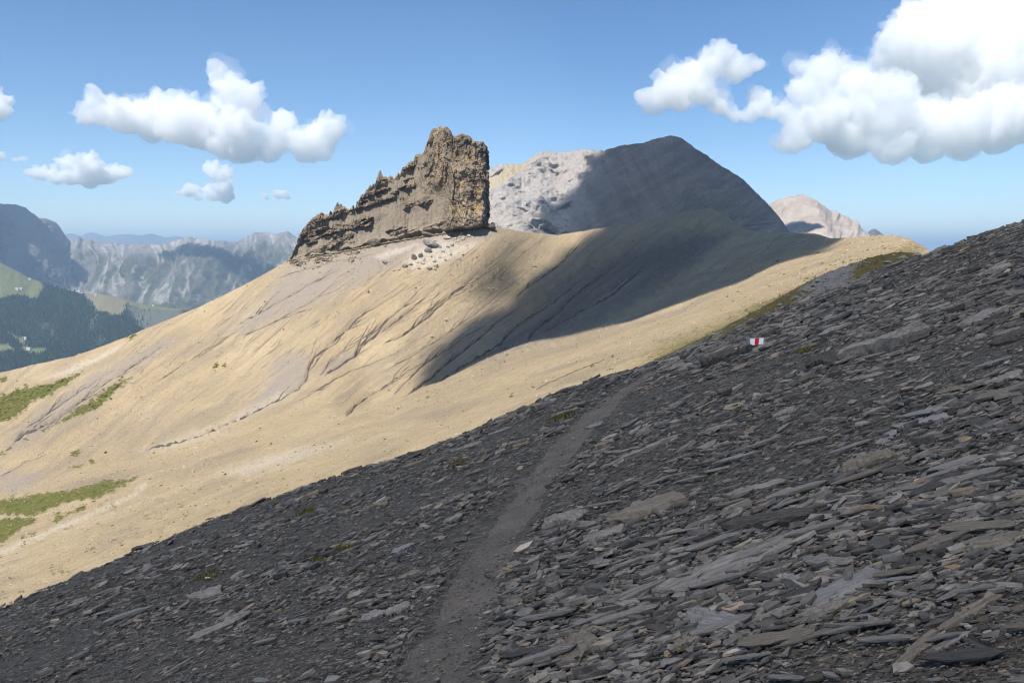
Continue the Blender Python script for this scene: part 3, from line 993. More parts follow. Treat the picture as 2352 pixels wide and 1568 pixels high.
def disp_gm(U, V, P, t):
    w = a_white(U, V, P) * (1 - a_sand(U, V, P))
    gap, val, gap2, val2 = gm_blocks(P)
    k = sm(0, 0.09, 1 - t)
    P = P.copy()
    strat = fbm((0.55 * U + 0.85 * V) / 14, (0.85 * U - 0.55 * V) / 160, o=4, s=107)
    P[..., 1] -= k * (w * (55 * ridged(P[..., 0] / 130 + P[..., 2] / 100, P[..., 1] / 150, P[..., 2] / 70 - P[..., 0] / 120, o=5, s=106) + 5 * val2 + 10 * strat) + (1 - w) * (2.5 * fbm(U / 5, V / 5, o=3, s=108) + 15 * ridged((U + 0.55 * (V - 300) * np.sign(U - 1545)) / 26, V / 110, o=5, s=110) + 9 * sm(1540, 1600, U) * ridged(U / 120, (V + 0.1 * U) / 9, o=4, s=114)) + 26 * fbm(U / 60, V / 60, o=4, s=109))
    P[..., 2] += k * (w * 7 * (val - 0.5) + 2 * fbm(U / 6, V / 6, o=3, s=112) * (1 - w))
    return P


gm, UG, VG, PG = sheet('limestone_mountain', 1000, 1880, 2.2, 112, lambda u: cr_gm(u) + (1.6 * fbm(u / 7, u * 0, o=3, s=111)) * (1.1 + 0.4 * sm(1420, 1380, u)), lambda u: np.maximum(570 + 0 * u, cr_gm(u) + 10),
                       D_gm, disp_gm, mat_grey_mountain(), dict(white=a_white, sand=a_sand, crack=a_crack, rib=lambda U, V, P: gm_rib(U, V)), 1200, 0.9,
                       label='grey limestone mountain half in cloud shadow behind the hillside')

cr_rp = interp([(1650, 560), (1720, 505), (1763, 472), (1785, 459), (1808, 453), (1820, 451), (1842, 446), (1856, 452), (1868, 461), (1885, 468), (1900, 479), (1912, 486), (1922, 484), (1935, 494), (1948, 499), (1960, 507), (1968, 506), (1977, 521), (1995, 537), (2060, 600)])


def disp_rp(U, V, P, t):
    k = sm(0, 0.05, 1 - t)
    P = P.copy()
    P[..., 1] -= k * (20 * ridged((U + 0.5 * V) / 26, V / 70, o=4, s=121) + 60 * np.exp(-((U - 1850 - 0.4 * (V - 446)) / 25) ** 2))
    return P


sheet('pale_peak', 1650, 2070, 2.0, 60, lambda u: cr_rp(u) + 1.6 * fbm(u / 6, u * 0, o=3, s=123), lambda u: np.maximum(575 + 0 * u, cr_rp(u) + 10), lambda U, V, t: 3700 - 400 * (1 - t), disp_rp,
      mat_simple('pale_peak_rock', (0.30, 0.25, 0.21), (0.45, 0.385, 0.33), 0.02, bd=10), {}, 900, 0.9, label='pale far peak lit on its right flank')
cr_dp = interp([(1960, 560), (1990, 537), (2000, 528), (2008, 525), (2016, 529), (2026, 537), (2060, 560)])
sheet('dark_peak', 1960, 2062, 2.0, 20, cr_dp, lambda u: np.maximum(580 + 0 * u, cr_dp(u) + 8), lambda U, V, t: 4600 - 200 * (1 - t), lambda U, V, P, t: P,
      mat_simple('dark_peak_rock', (0.10, 0.10, 0.105), (0.17, 0.165, 0.16), 0.02, bd=10), {}, 500, 0.9, label='small dark grey summit peeping over the tan ridge')

# valley ground to the horizon
gr = np.concatenate([[0, 300, 900], np.geomspace(1500, 60000, 40)])
ga = np.linspace(0, 2 * math.pi, 73)
VG2 = np.array([[(r * math.cos(a), r * math.sin(a), -1250 + 60 * math.sin(3 * a + r / 900.0) * min(1, r / 3000)) for a in ga] for r in gr])
ground = mesh_obj('ground', VG2.reshape(-1, 3), grid_faces(len(gr), len(ga)), mat_simple('valley_ground', (0.06, 0.085, 0.03), (0.12, 0.13, 0.06), 0.002, bd=10), smooth=True)
tag(ground, 'green valley ground reaching the horizon', kind='structure')

# ------------------------------------------------------------------ THING: the rock tower on the crest
top_tw = [(652, 606), (662, 598), (670, 585), (678, 573), (685, 550), (697, 529), (713, 505), (722, 497), (730, 491), (741, 490), (746, 498), (757, 494), (765, 490), (768, 470), (781, 465), (788, 472), (798, 475), (807, 482), (812, 475),
          (826, 461), (830, 452), (847, 437), (862, 421), (866, 404), (875, 394), (880, 401), (887, 407), (901, 409), (912, 404), (920, 392), (929, 380), (948, 364), (966, 355), (973, 350), (978, 336), (982, 320), (988, 306), (995, 297), (1009, 291), (1027, 292),
          (1037, 301), (1041, 314), (1046, 314), (1051, 309), (1065, 305), (1078, 312), (1086, 324), (1093, 326), (1100, 324), (1110, 329), (1116, 335), (1120, 344), (1121.5, 352)]
tw_top = interp(top_tw)
tw_base = interp([(652, 625), (700, 625), (800, 612), (900, 590), (1000, 565), (1040, 550), (1075, 535), (1100, 530), (1122, 528)])
UT = np.concatenate([np.arange(652, 1121.5, 1.7), [1121.5]])
nt = 125
T = np.linspace(0, 1, nt)[:, None]
_bc = interp([(652, 608), (662, 602), (700, 592), (780, 575), (860, 557), (950, 533), (1030, 523), (1080, 522), (1122, 515)])
base_c = lambda u: _bc(u) + 7 * fbm(np.asarray(u, float) / 24, np.asarray(u, float) * 0, o=4, s=207) * sm(1075, 1040, u)
ker = np.exp(-(np.arange(-30, 31) / 13.0) ** 2); ker /= ker.sum()
st_raw = tw_top(UT)
_cs = _h(np.floor(UT / 7.0), UT * 0, UT * 0, 5) - 0.5
st_raw = st_raw + sm(1000, 940, UT) * sm(655, 690, UT) * (9 * _cs + 5 * fbm(UT / 5, UT * 0, o=3, s=211)) + sm(940, 1000, UT) * 2.5 * fbm(UT / 6, UT * 0, o=3, s=213)
st_s = np.convolve(np.pad(st_raw, 30, mode='edge'), ker, 'valid')
vbot = base_c(UT) + 26
VT = st_raw[None] * (1 - T) + vbot[None] * T
UTg = np.repeat(UT[None], nt, 0)
px2m = 605.0 / F
hb_ = np.clip((base_c(UT)[None] - VT) * px2m, -20, None)                        # height above the foot
D_foot = D_h(UT, base_c(UT))
butt = sm(1024, 1040, UTg + 0.10 * (VT - 420)) * sm(360, 400, VT)
wall = np.maximum(sm(955, 1000, UTg) * (1 - sm(395, 450, VT - 0.25 * (1040 - UTg))), butt)
rim = sm(24, 5, VT - st_s[None] + 9 * fbm(UTg / 14, VT / 14, o=3, s=203))       # rocky band along the ridge line
outc = sm(0.27, 0.36, fbm((UTg - 0.4 * VT) / 70, (VT + 0.33 * UTg) / 11, o=4, s=205, g=0.6))
talus = np.clip((1 - wall) * (1 - rim) * (1 - outc), 0, 1)
lean = 0.92 - 0.62 * sm(950, 1050, UTg)
Df = D_foot[None] + hb_ * lean
Df = np.where(VT > base_c(UT)[None], D_foot[None] + (VT - base_c(UT)[None]) * 0.9, Df)
Df = Df - 15 * butt * sm(30, -5, VT - base_c(UT)[None]) - 9 * wall * (1 - butt)
for hc, hw_ in ((1008, 32), (1066, 24), (1103, 20)):                            # three heads of the summit
    Df = Df - 6 * np.sqrt(np.clip(1 - ((UTg - hc) / hw_) ** 2, 0, 1)) * sm(420, 330, VT)
foot = np.maximum(sm(0, 22, base_c(UT)[None] - VT), butt * sm(-6, 2, base_c(UT)[None] - VT))
Df = Df - (4.0 * rim + 3.0 * outc * (1 - wall)) * foot
Df = Df + 14 * (np.clip((UTg - 1092) / 29.0, 0, 1) ** 3)                        # rounded right end
Df = Df + 5 * (1 - np.sqrt(np.clip(T * 9, 0, 1)))
FR = at(UTg, VT, Df)
BK = at(UTg, VT, np.max(Df, axis=0)[None] + 6 + 0.35 * (VT - st_raw[None]) * px2m)


def crag(P, amp, s, tal):
    x, y, z = P[..., 0], P[..., 1], P[..., 2]
    wx = x + 3 * fbm(x / 8, y / 8, z / 8, o=3, s=s); wz = z + 3 * fbm(x / 8, y / 8, z / 8, o=3, s=s + 5)
    f1, g1, v1 = cells(wx / 5, y / 8, wz / 17, s + 10)
    f2, g2, v2 = cells(wx / 2.4, y / 3, wz / 3.6 + x / 14, s + 20)
    f3, g3, v3 = cells(wx / 1.2, y / 1.6, wz / 1.5 + x / 9, s + 30)
    d = amp * (3.4 * (v1 - 0.5) + 1.7 * (v2 - 0.5) + 0.6 * (v3 - 0.5))
    d += amp * (4.6 * ridged(wx / 9, y / 12, z / 40, o=5, s=s + 40) + 2.0 * fbm(x / 3, y / 3, z / 3, o=4, s=s + 42, g=0.65))
    led = fbm(x / 16, y / 16, z / 2.2 - x / 14, o=3, s=s + 45)
    d = d * (1 - 0.85 * tal) + tal * (0.45 * led + 0.5 * fbm(x / 3, y / 3, z / 3, o=3, s=s + 46))
    deep = sm(0.05, -0.5, ridged(wx / 9, y / 12, z / 40, o=5, s=s + 40))
    crack = np.maximum(deep, np.maximum(0.6 * sm(0.1, 0, g1), 0.45 * sm(0.12, 0, g2))) * (1 - 0.8 * tal)
    crack = np.maximum(crack, 0.7 * tal * sm(0.28, 0.5, fbm(x / 9, y / 9, z / 3 - x / 16, o=4, s=s + 47)))
    return d, crack


env = sm(0, 0.05, T + 0 * UTg)
dF, ck = crag(FR, 1.0, 211, talus)
FRd = FR.copy()
FRd[..., 1] -= dF * (0.35 + 0.65 * env) * foot
FRd[..., 0] += 0.35 * dF * sm(1040, 1115, UTg) + 0.5 * fbm(FR[..., 1] / 3, FR[..., 2] / 3, o=3, s=251) * 1.2
FRd[..., 2] += 0.8 * fbm(FR[..., 0] / 2.2, FR[..., 2] / 2.2, o=3, s=253)
dB, _ = crag(BK, 1.0, 311, 0 * talus)
BKd = BK.copy()
BKd[..., 1] += dB * env
BKd[0] = FRd[0]
ncol = len(UT)
# ring per column-row grid: front top->bottom, back bottom->top mirrored; columns share the crest
fv = np.concatenate([FRd.reshape(-1, 3), BKd.reshape(-1, 3)])
ff = grid_faces(nt, ncol, flip=True)
fb = grid_faces(nt, ncol) + nt * ncol
i0 = np.arange(nt - 1)
Rr = i0 * ncol + ncol - 1
side_r = np.stack([Rr, Rr + nt * ncol, Rr + ncol + nt * ncol, Rr + ncol], -1)[:, ::-1]
Ll = i0 * ncol
side_l = np.stack([Ll, Ll + nt * ncol, Ll + ncol + nt * ncol, Ll + ncol], -1)
ochre = np.clip(0.35 + sm(980, 1040, UTg) + sm(1070, 1090, UTg) * sm(470, 490, VT), 0, 1)
z2 = np.zeros(nt * ncol)
tower = mesh_obj('rock_tower', fv, np.concatenate([ff, fb, side_r, side_l]), mat_tower(), dict(
    talus=np.r_[talus.ravel() * 0.85, z2], crack=np.r_[ck.ravel(), z2], ochre=np.r_[ochre.ravel(), z2], foot=np.r_[(sm(34, 2, base_c(UT)[None] - VT + 12 * fbm(UTg / 20, VT / 14, o=3, s=209)) * (1 - butt)).ravel(), z2]))
tag(tower, 'craggy brown rock tower with a jagged ridge trailing down its left side', 'rock tower')

# ------------------------------------------------------------------ boulders below the tower and on the slopes
M_boul_pale = mat_simple('pale_boulder', (0.28, 0.25, 0.205), (0.46, 0.415, 0.35), 0.6, bd=0.25)
M_boul_grey = mat_simple('grey_boulder', (0.15, 0.14, 0.125), (0.30, 0.28, 0.25), 0.6, bd=0.25)
M_boul_dark = mat_simple('dark_boulder', (0.07, 0.06, 0.05), (0.2, 0.165, 0.12), 0.6, bd=0.25)


def rock_mesh(seed, sx, sy, sz, sub=2):
    bm = bmesh.new()
    bmesh.ops.create_icosphere(bm, subdivisions=sub, radius=1.0)
    v = np.array([q.co[:] for q in bm.verts])
    f = np.array([[q.index for q in p.verts] for p in bm.faces])
    bm.free()
    r = np.random.default_rng(seed)
    for k in range(9):                                  # chop with random planes: angular block
        n = r.normal(size=3); n /= np.linalg.norm(n)
        h = r.uniform(0.45, 0.8)
        d = v @ n - h
        v = v - np.clip(d, 0, None)[:, None] * n
    v *= (sx, sy, sz)
    v += 0.05 * min(sx, sz) * r.normal(size=v.shape)
    return v, f


def boulder(name, u, v, w, h, mat, label, seed, group=None, rot=0.0):
    p = on_hill(u, v + h * 0.4)
    s = p[1] / F
    vv, f = rock_mesh(seed, w * s * 0.62, w * s * 0.5, h * s * 0.75)
    c, sn = math.cos(rot), math.sin(rot)
    vv = vv @ np.array([[c, 0, sn], [0, 1, 0], [-sn, 0, c]])
    o = mesh_obj(name, vv, f, mat)
    o.location = (p[0], p[1], p[2] + h * s * 0.22)
    tag(o, label, 'boulder', group)
    return o


boulder('boulder', 990, 556, 38, 14, M_boul_grey, 'large flat grey slab lying on the hillside below the rock tower', 1, rot=-0.3)
boulder('boulder', 985, 527, 34, 9, M_boul_dark, 'long dark slab lying just under the tower foot', 2, rot=-0.35)
boulder('boulder', 951, 588, 12, 14, M_boul_dark, 'upright dark boulder at the left of the boulder spill', 3)
boulder('boulder', 966, 584, 12, 11, M_boul_dark, 'dark rounded boulder beside the upright one', 4)
boulder('boulder', 984, 573, 18, 12, M_boul_grey, 'grey blocky boulder under the large flat slab', 5)
boulder('boulder', 1025, 543, 16, 10, M_boul_pale, 'pale block below the tower, above the flat slab', 6)
boulder('boulder', 1112, 517, 44, 12, M_boul_dark, 'jutting dark ledge block at the right foot of the tower', 7, rot=-0.12)
boulder('boulder', 1133, 516, 10, 12, M_boul_dark, 'small dark block on the crest right of the tower foot', 8)
boulder('boulder', 883, 601, 14, 7, M_boul_grey, 'lone grey slab left of the boulder spill', 9, rot=-0.2)
boulder('boulder', 858, 541, 30, 18, M_boul_dark, 'rounded dark outcrop at the base of the tower ridge', 10)
for k, (u, v, w) in enumerate([(930, 610, 12), (944, 605, 9), (958, 600, 8), (972, 603, 10), (985, 612, 12), (998, 598, 9), (1010, 590, 8), (1003, 607, 14), (960, 613, 8), (940, 617, 7), (1018, 575, 8), (1030, 566, 9), (1040, 560, 10),
                               (1052, 553, 9), (1063, 548, 8), (1045, 545, 8), (1010, 565, 8), (1000, 553, 7), (975, 594, 9), (990, 588, 8), (1022, 596, 7), (1037, 583, 7), (915, 616, 8), (1075, 540, 9), (1060, 536, 12), (1000, 618, 7)]):
    boulder('boulder', u, v, w, w * 0.65, M_boul_pale if k % 4 else M_boul_grey, 'pale limestone block in the boulder spill below the rock tower', 20 + k, 'blocks of the boulder spill below the tower')
for k, (u, v, w, lab) in enumerate([(528, 967, 9, 'pale block lying in the dark gully bed, the lower of two'), (545, 960, 9, 'pale block lying in the dark gully bed, the upper of two'), (208, 1023, 8, 'lone white stone on the tan slope above the green patch'),
                                    (444, 1081, 10, 'white boulder alone on the tan slope near the shale edge'), (660, 828, 7, 'pale stone on the slope left of the dark gully head'), (466, 1066, 8, 'pale stone just above the white boulder on the tan slope'),
                                    (257, 1269, 6, 'small pale stone near the lit edge of the shale'), (847, 670, 7, 'dark stone on the lit slope left of the gullies'), (951, 663, 7, 'pale stone in the middle of the fine gullies')]):
    boulder('boulder', u, v, w, w * 0.7, M_boul_dark if 'dark stone' in lab else M_boul_pale, lab, 60 + k)


# loose stones and tufts on the hillside: far too many to count
def blob_field(name, pos, size, squash, mat, seed, up=0.2, tint=False):
    r = np.random.default_rng(seed)
    base = np.array([[1, 0, 0], [0.3, 0.95, 0], [-0.8, 0.6, 0], [-0.8, -0.6, 0], [0.3, -0.95, 0], [0.1, 0.1, 0.9], [0, 0, -0.6]], float)
    tri = np.array([[0, 1, 5], [1, 2, 5], [2, 3, 5], [3, 4, 5], [4, 0, 5], [1, 0, 6], [2, 1, 6], [3, 2, 6], [4, 3, 6], [0, 4, 6]])
    n = len(pos)
    a = r.uniform(0, 6.28, n)
    v = base[None] * (1 + 0.35 * r.normal(size=(n, 7, 3)))
    v = v * (size[:, None] * np.stack([np.ones(n), np.ones(n) * 0.8, np.ones(n) * squash], -1))[:, None, :]
    ca, sa = np.cos(a)[:, None], np.sin(a)[:, None]
    x = v[..., 0] * ca - v[..., 1] * sa
    y = v[..., 0] * sa + v[..., 1] * ca
    v = np.stack([x, y, v[..., 2]], -1) + pos[:, None, :] + np.array([0, 0, 1.0]) * (size * squash * up)[:, None, None]
    f = tri[None] + (np.arange(n) * 7)[:, None, None]
    o = mesh_obj(name, v.reshape(-1, 3), f.reshape(-1, 3), mat)
    return tag(o, kind='stuff')


def pick(weight, n, r):
    w = np.clip(weight, 0, None).ravel()
    i = r.choice(w.size, n, p=w / w.sum())
    p = PH.reshape(-1, 3)[i].copy()
    d = DH.ravel()[i]
    return p, d


def grain_field(name, pos, size, mat, seed):
    r = np.random.default_rng(seed)
    n = len(pos)
    base = np.array([[1, 0, 0], [-0.5, 0.86, 0], [-0.5, -0.86, 0], [0, 0, 0.8]])
    v = base[None] * (1 + 0.3 * r.normal(size=(n, 4, 3))) * size[:, None, None]
    a = r.uniform(0, 6.28, n); ca, sa = np.cos(a)[:, None], np.sin(a)[:, None]
    v = np.stack([v[..., 0] * ca - v[..., 1] * sa, v[..., 0] * sa + v[..., 1] * ca, v[..., 2]], -1) + pos[:, None]
    f = np.array([[0, 1, 3], [1, 2, 3], [2, 0, 3]])[None] + (np.arange(n) * 4)[:, None, None]
    return tag(mesh_obj(name, v.reshape(-1, 3), f.reshape(-1, 3), mat), kind='stuff')


r2 = np.random.default_rng(11)
inview = ((VV < edge_v(UU) + 10) & (UU > -80) & (UU < 2200)).astype(float)
p, d = pick(inview * (0.25 + 1.2 * pale + 0.25 * near + 1.0 * sm(70, 10, dist_edge)), 3500, r2)
p[:, :2] += r2.normal(size=(len(p), 2)) * (d / F * 3)[:, None]
size = d / F * r2.lognormal(-0.15, 0.55, len(p)) * 1.25
tag(blob_field('loose_stones', p, np.minimum(size, 1.6), 0.55, M_boul_pale, 12), 'pale stones strewn over the tan hillside')
M_grain_l = mat_simple('light_gravel', (0.44, 0.37, 0.26), (0.62, 0.54, 0.41), 0.3)
M_grain_d = mat_simple('brown_gravel', (0.17, 0.13, 0.085), (0.28, 0.22, 0.15), 0.3)
for nm, mt, sd, cnt_, lab in (('light_gravel', M_grain_l, 15, 17000, 'pale gravel grains over the tan hillside'), ('brown_gravel', M_grain_d, 16, 17000, 'brown gravel grains over the tan hillside')):
    p, d = pick(inview * (0.6 + 0.7 * near) * (1 - 0.7 * grass) * (DH > 45), cnt_, r2)
    p[:, :2] += r2.normal(size=(len(p), 2)) * (d / F * 2)[:, None]
    tag(grain_field(nm, p - np.array([0, 0, 0.05]), np.minimum(d / F * r2.lognormal(0.0, 0.4, len(p)) * 1.0, 0.6), mt, sd), lab)
p, d = pick(inview * (1 - near) * (0.3 + 1.5 * sm(60, 10, np.abs(VV - 620)) + dark), 900, r2)
blob_field('dark_stones', p, np.minimum(d / F * r2.lognormal(0.0, 0.4, len(p)) * 1.2, 1.2), 0.6, M_boul_dark, 13)
tag(bpy.data.objects['dark_stones'], 'small dark stones strewn over the tan hillside')
M_tuft = mat_simple('hill_tuft', (0.06, 0.075, 0.015), (0.14, 0.14, 0.035), 1.5, bd=0.1)
p, d = pick(inview * near * (0.06 + 1.4 * sm(130, 20, dist_edge) * sm(0.0, 0.5, spots + 0.15) + sm(0.25, 0.5, spots) * 0.8 + 1.2 * np.exp(-((VV - sh_v(UU) - 18) / 14) ** 2) * sm(850, 950, UU) * sm(1250, 1100, UU)), 1600, r2)
tag(blob_field('grass_tufts', p, np.minimum(d / F * r2.lognormal(0.15, 0.5, len(p)) * 1.5, 0.9), 0.5, M_tuft, 14), 'scattered green tufts growing on the tan slope')

p, d = pick(inview * sm(0.25, 0.7, grass), 3800, r2)
p[:, :2] += r2.normal(size=(len(p), 2)) * (d / F * 3)[:, None]
M_tuft2 = mat_simple('meadow_tuft', (0.045, 0.055, 0.01), (0.26, 0.21, 0.075), 0.25, bd=0.1)
tag(blob_field('meadow_tufts', p, np.minimum(d / F * r2.lognormal(0.1, 0.4, len(p)) * 2.3, 1.2), 0.35, M_tuft2, 17), 'grass tufts making up the green patches of the hillside')
ub_ = r2.uniform(664, 1075, 2300)
vb_ = base_c(ub_) + r2.normal(size=len(ub_)) * 5 + 1 + r2.exponential(13, len(ub_)) * np.clip(0.3 + 2 * fbm(ub_ / 30, ub_ * 0, o=2, s=215), 0.1, 2)
pb_ = np.array([on_hill(a_, b_) for a_, b_ in zip(ub_, vb_)])
tag(blob_field('foot_scree', pb_ + r2.normal(size=pb_.shape) * [0.6, 0.6, 0], r2.lognormal(-0.65, 0.5, len(ub_)), 0.6, mat_simple('foot_scree', (0.10, 0.082, 0.06), (0.32, 0.265, 0.195), 0.15, bd=0.2), 18), 'dark scree blocks fallen along the foot of the tower')

# ------------------------------------------------------------------ forest and chalets in the valley
M_conifer = mat_simple('conifer_forest', (0.008, 0.018, 0.009), (0.022, 0.036, 0.014), 0.05, bd=0.5)
mA = meadow(UA, VA); bA = bare(UA, VA)
wA = (1 - sm(0.1, 0.5, mA)) * (1 - 0.9 * bA) * ((UA > -120) & (UA < 345) & (VA < 860)) * (1 - 0.8 * sm(0.25, 0.5, fbm(UA / 9, VA / 14, o=3, s=401)))
i = r2.choice(wA.size, 11000, p=(wA / wA.sum()).ravel())
tp = PA_.reshape(-1, 3)[i].copy()
tp[:, 0] += r2.normal(size=len(tp)) * 8
tp[:, 1] += r2.normal(size=len(tp)) * 12
th = r2.uniform(9, 20, len(tp))
n = len(tp); ang = np.arange(5) * 2 * math.pi / 5
ring = np.stack([np.cos(ang), np.sin(ang), 0 * ang], -1)
vt_ = np.concatenate([ring[None] * (th * 0.2)[:, None, None] * r2.uniform(0.8, 1.2, (n, 5, 1)) + tp[:, None] + np.array([0, 0, -1.0]), (tp + np.stack([0 * th, 0 * th, th], -1))[:, None]], 1)
ft = np.array([[0, 1, 5], [1, 2, 5], [2, 3, 5], [3, 4, 5], [4, 0, 5]])[None] + (np.arange(n) * 6)[:, None, None]
forest = mesh_obj('forest', vt_.reshape(-1, 3), ft.reshape(-1, 3), M_conifer)
tag(forest, 'dark conifer forest covering the lower valley side', kind='stuff')

M_wall = mat_simple('chalet_wall', (0.62, 0.6, 0.56), (0.75, 0.73, 0.7), 0.5)
M_roof = mat_simple('chalet_roof', (0.30, 0.28, 0.27), (0.5, 0.48, 0.46), 0.5)


def chalet(u, v, ln, label):
    j = np.argmin((UA - u) ** 2 + (VA - v) ** 2)
    p = PA_.reshape(-1, 3)[j]
    root = bpy.data.objects.new('chalet', None)
    col.objects.link(root)
    root.location = p
    tag(root, label, 'house', 'chalets on the valley meadows')
    a, b, h, rf = ln / 2, ln / 3, ln * 0.33, ln * 0.22
    v1 = [(-a, -b, -4), (a, -b, -4), (a, b, -4), (-a, b, -4), (-a, -b, h), (a, -b, h), (a, b, h), (-a, b, h), (-a, 0, h + rf), (a, 0, h + rf)]
    me = bpy.data.meshes.new('wall')
    me.from_pydata(v1, [], [(0, 1, 5, 4), (1, 2, 6, 9, 5), (2, 3, 7, 6), (3, 0, 4, 8, 7)])
    me.materials.append(M_wall)
    w_ = bpy.data.objects.new('wall', me); col.objects.link(w_); w_.parent = root
    e = 1.0
    v2 = []
    for dz_ in (0.15, 0.75):
        v2 += [(-a - e, -b - e, h - 0.45 + dz_), (a + e, -b - e, h - 0.45 + dz_), (a + e, 0, h + rf + dz_), (-a - e, 0, h + rf + dz_), (a + e, b + e, h - 0.45 + dz_), (-a - e, b + e, h - 0.45 + dz_)]
    me = bpy.data.meshes.new('roof')
    me.from_pydata(v2, [], [(0, 3, 2, 1), (3, 5, 4, 2), (6, 7, 8, 9), (9, 8, 10, 11), (0, 1, 7, 6), (4, 5, 11, 10), (1, 2, 8, 7), (2, 4, 10, 8), (5, 3, 9, 11), (3, 0, 6, 9)])
    me.materials.append(M_roof)
    r_ = bpy.data.objects.new('roof', me); col.objects.link(r_); r_.parent = root


for u, v, ln, lab in [(68, 641, 17, 'tiny pale chalet on the skyline edge of the upper left meadow'), (45, 664, 20, 'tiny chalet in the middle of the upper left meadow, left of its pair'), (51, 663, 16, 'tiny chalet in the middle of the upper left meadow, right of its pair'),
                      (157, 666, 14, 'tiny white chalet on the forest rim between the two meadows'), (178, 673, 26, 'long white building where forest meets the brown meadow'), (188, 675, 15, 'small white chalet beside the long white building'),
                      (219, 677, 14, 'tiny white chalet alone on the brown meadow rim'), (353, 703, 14, 'tiny white chalet at the far right on the meadow rim'), (67, 777, 18, 'white chalet in the upper part of the forest clearing'), (84, 798, 18, 'white chalet in the lower part of the forest clearing')]:
    chalet(u, v, ln, lab)

# ------------------------------------------------------------------ grass bank between the scree and the tan hillside
bank_top = interp([(1330, 915), (1400, 872), (1480, 838), (1560, 800), (1650, 757), (1750, 706), (1830, 660), (1880, 634), (1920, 618), (1960, 604), (2000, 592), (2040, 582), (2075, 579), (2100, 583), (2130, 592), (2200, 625), (2300, 690)])
ub = np.arange(1330, 2300, 3.0)
nb2 = 40
tb = np.linspace(0, 1, nb2)[:, None]
vtop = bank_top(ub) + 2.2 * fbm(ub / 12, ub * 0, o=3, s=501)
vbt = np.maximum(edge_v(ub) + 60, vtop + 50)
VB = vtop[None] + (vbt - vtop)[None] * (1 - tb)
UB = np.repeat(ub[None], nb2, 0)
DB = 27 + 16 * tb ** 0.8 + 0 * UB + np.interp(UB, [1330, 2100], [14, 0])
PB = at(UB, VB, DB)
PB[..., 2] += 0.28 * fbm(PB[..., 0] / 1.6, PB[..., 1] / 1.6, o=4, s=503) * sm(1, 0.9, tb)
bb = []
for k in range(1, 7):
    q = PB[-1].copy(); q[:, 1] += k * 1.5; q[:, 2] -= 0.9 * k + 0.2 * k * k
    bb.append(q)
PBf = np.concatenate([PB, np.array(bb)], 0)


def mat_bank():
    m = Mat('grass_bank', 0.95, 0.1)
    n1 = m.noise(0.5, 5, 0.65); n2 = m.noise(4, 5, 0.7); n3 = m.noise(1.4, 4, 0.7)
    g = m.mix(n2, (0.07, 0.062, 0.018), (0.19, 0.145, 0.06))
    r = m.mix(n2, (0.12, 0.115, 0.105), (0.28, 0.265, 0.24))
    c = m.mix(m.mr(m.math('ADD', n3, m.math('MULTIPLY', m.attr('rocky'), 0.35)), 0.6, 0.72), g, r)
    return m.done(c, m.bump(n2, 0.8, 0.15))


rocky = sm(1990, 1940, UB) * sm(1780, 1900, UB) * 0.8 + 0.35 * sm(1800, 1600, UB)
bank = mesh_obj('grass_bank', PBf.reshape(-1, 3), grid_faces(nb2 + 6, len(ub)), mat_bank(), dict(rocky=np.concatenate([rocky, np.repeat(rocky[-1:], 6, 0)], 0)), smooth=True)
tag(bank, 'olive grassy bank with grey stones just behind the scree edge', kind='structure')
ib = r2.choice(PB.shape[0] * PB.shape[1], 1400)
tag(blob_field('bank_stones', PB.reshape(-1, 3)[ib], r2.lognormal(-2.6, 0.5, 1400), 0.45, M_boul_grey, 31), 'grey stones scattered on the grassy bank')


def grass_field(name, pos, nor, length, mat, seed, blades=9, spread=0.05):
    r = np.random.default_rng(seed)
    n = len(pos) * blades
    P0 = np.repeat(pos, blades, 0) + r.normal(size=(n, 3)) * np.array([1, 1, 0.1]) * spread
    L = np.repeat(length, blades) * r.uniform(0.5, 1.2, n)
    a = r.uniform(0, 6.28, n)
    lean = r.uniform(0.1, 0.9, n)
    d = np.stack([np.cos(a) * lean, np.sin(a) * lean, np.ones(n)], -1)
    d /= np.linalg.norm(d, axis=1, keepdims=True)
    s = np.stack([-np.sin(a), np.cos(a), 0 * a], -1) * (0.13 * L)[:, None]
    v = np.stack([P0 - s, P0 + s, P0 + d * L[:, None]], 1)
    f = np.arange(n * 3).reshape(-1, 3)
    return mesh_obj(name, v.reshape(-1, 3), f, mat)


M_blade = mat_simple('grass_blade', (0.06, 0.065, 0.014), (0.19, 0.155, 0.05), 6, bd=0.01)
gb = (1 - rocky) * sm(0, 0.4, fbm(UB / 25, VB / 25, o=3, s=505) + 0.3)
ig = r2.choice(gb.size, 2600, p=(gb / gb.sum()).ravel())
tag(grass_field('bank_grass', PB.reshape(-1, 3)[ig] + r2.normal(size=(2600, 3)) * [0.15, 0.15, 0], None, r2.uniform(0.05, 0.13, 2600), M_blade, 33, 8, 0.1), 'short olive grass on the bank behind the scree', kind='stuff')

# ------------------------------------------------------------------ shale of the near slope
GRAD = np.array([SA, SB]); GRAD /= np.linalg.norm(GRAD)
NRM = np.array([-SA, -SB, 1.0]); NRM /= np.linalg.norm(NRM)
EX = np.array([GRAD[0], GRAD[1], SA * GRAD[0] + SB * GRAD[1]]); EX /= np.linalg.norm(EX)   # up the slope
EY = np.cross(NRM, EX)


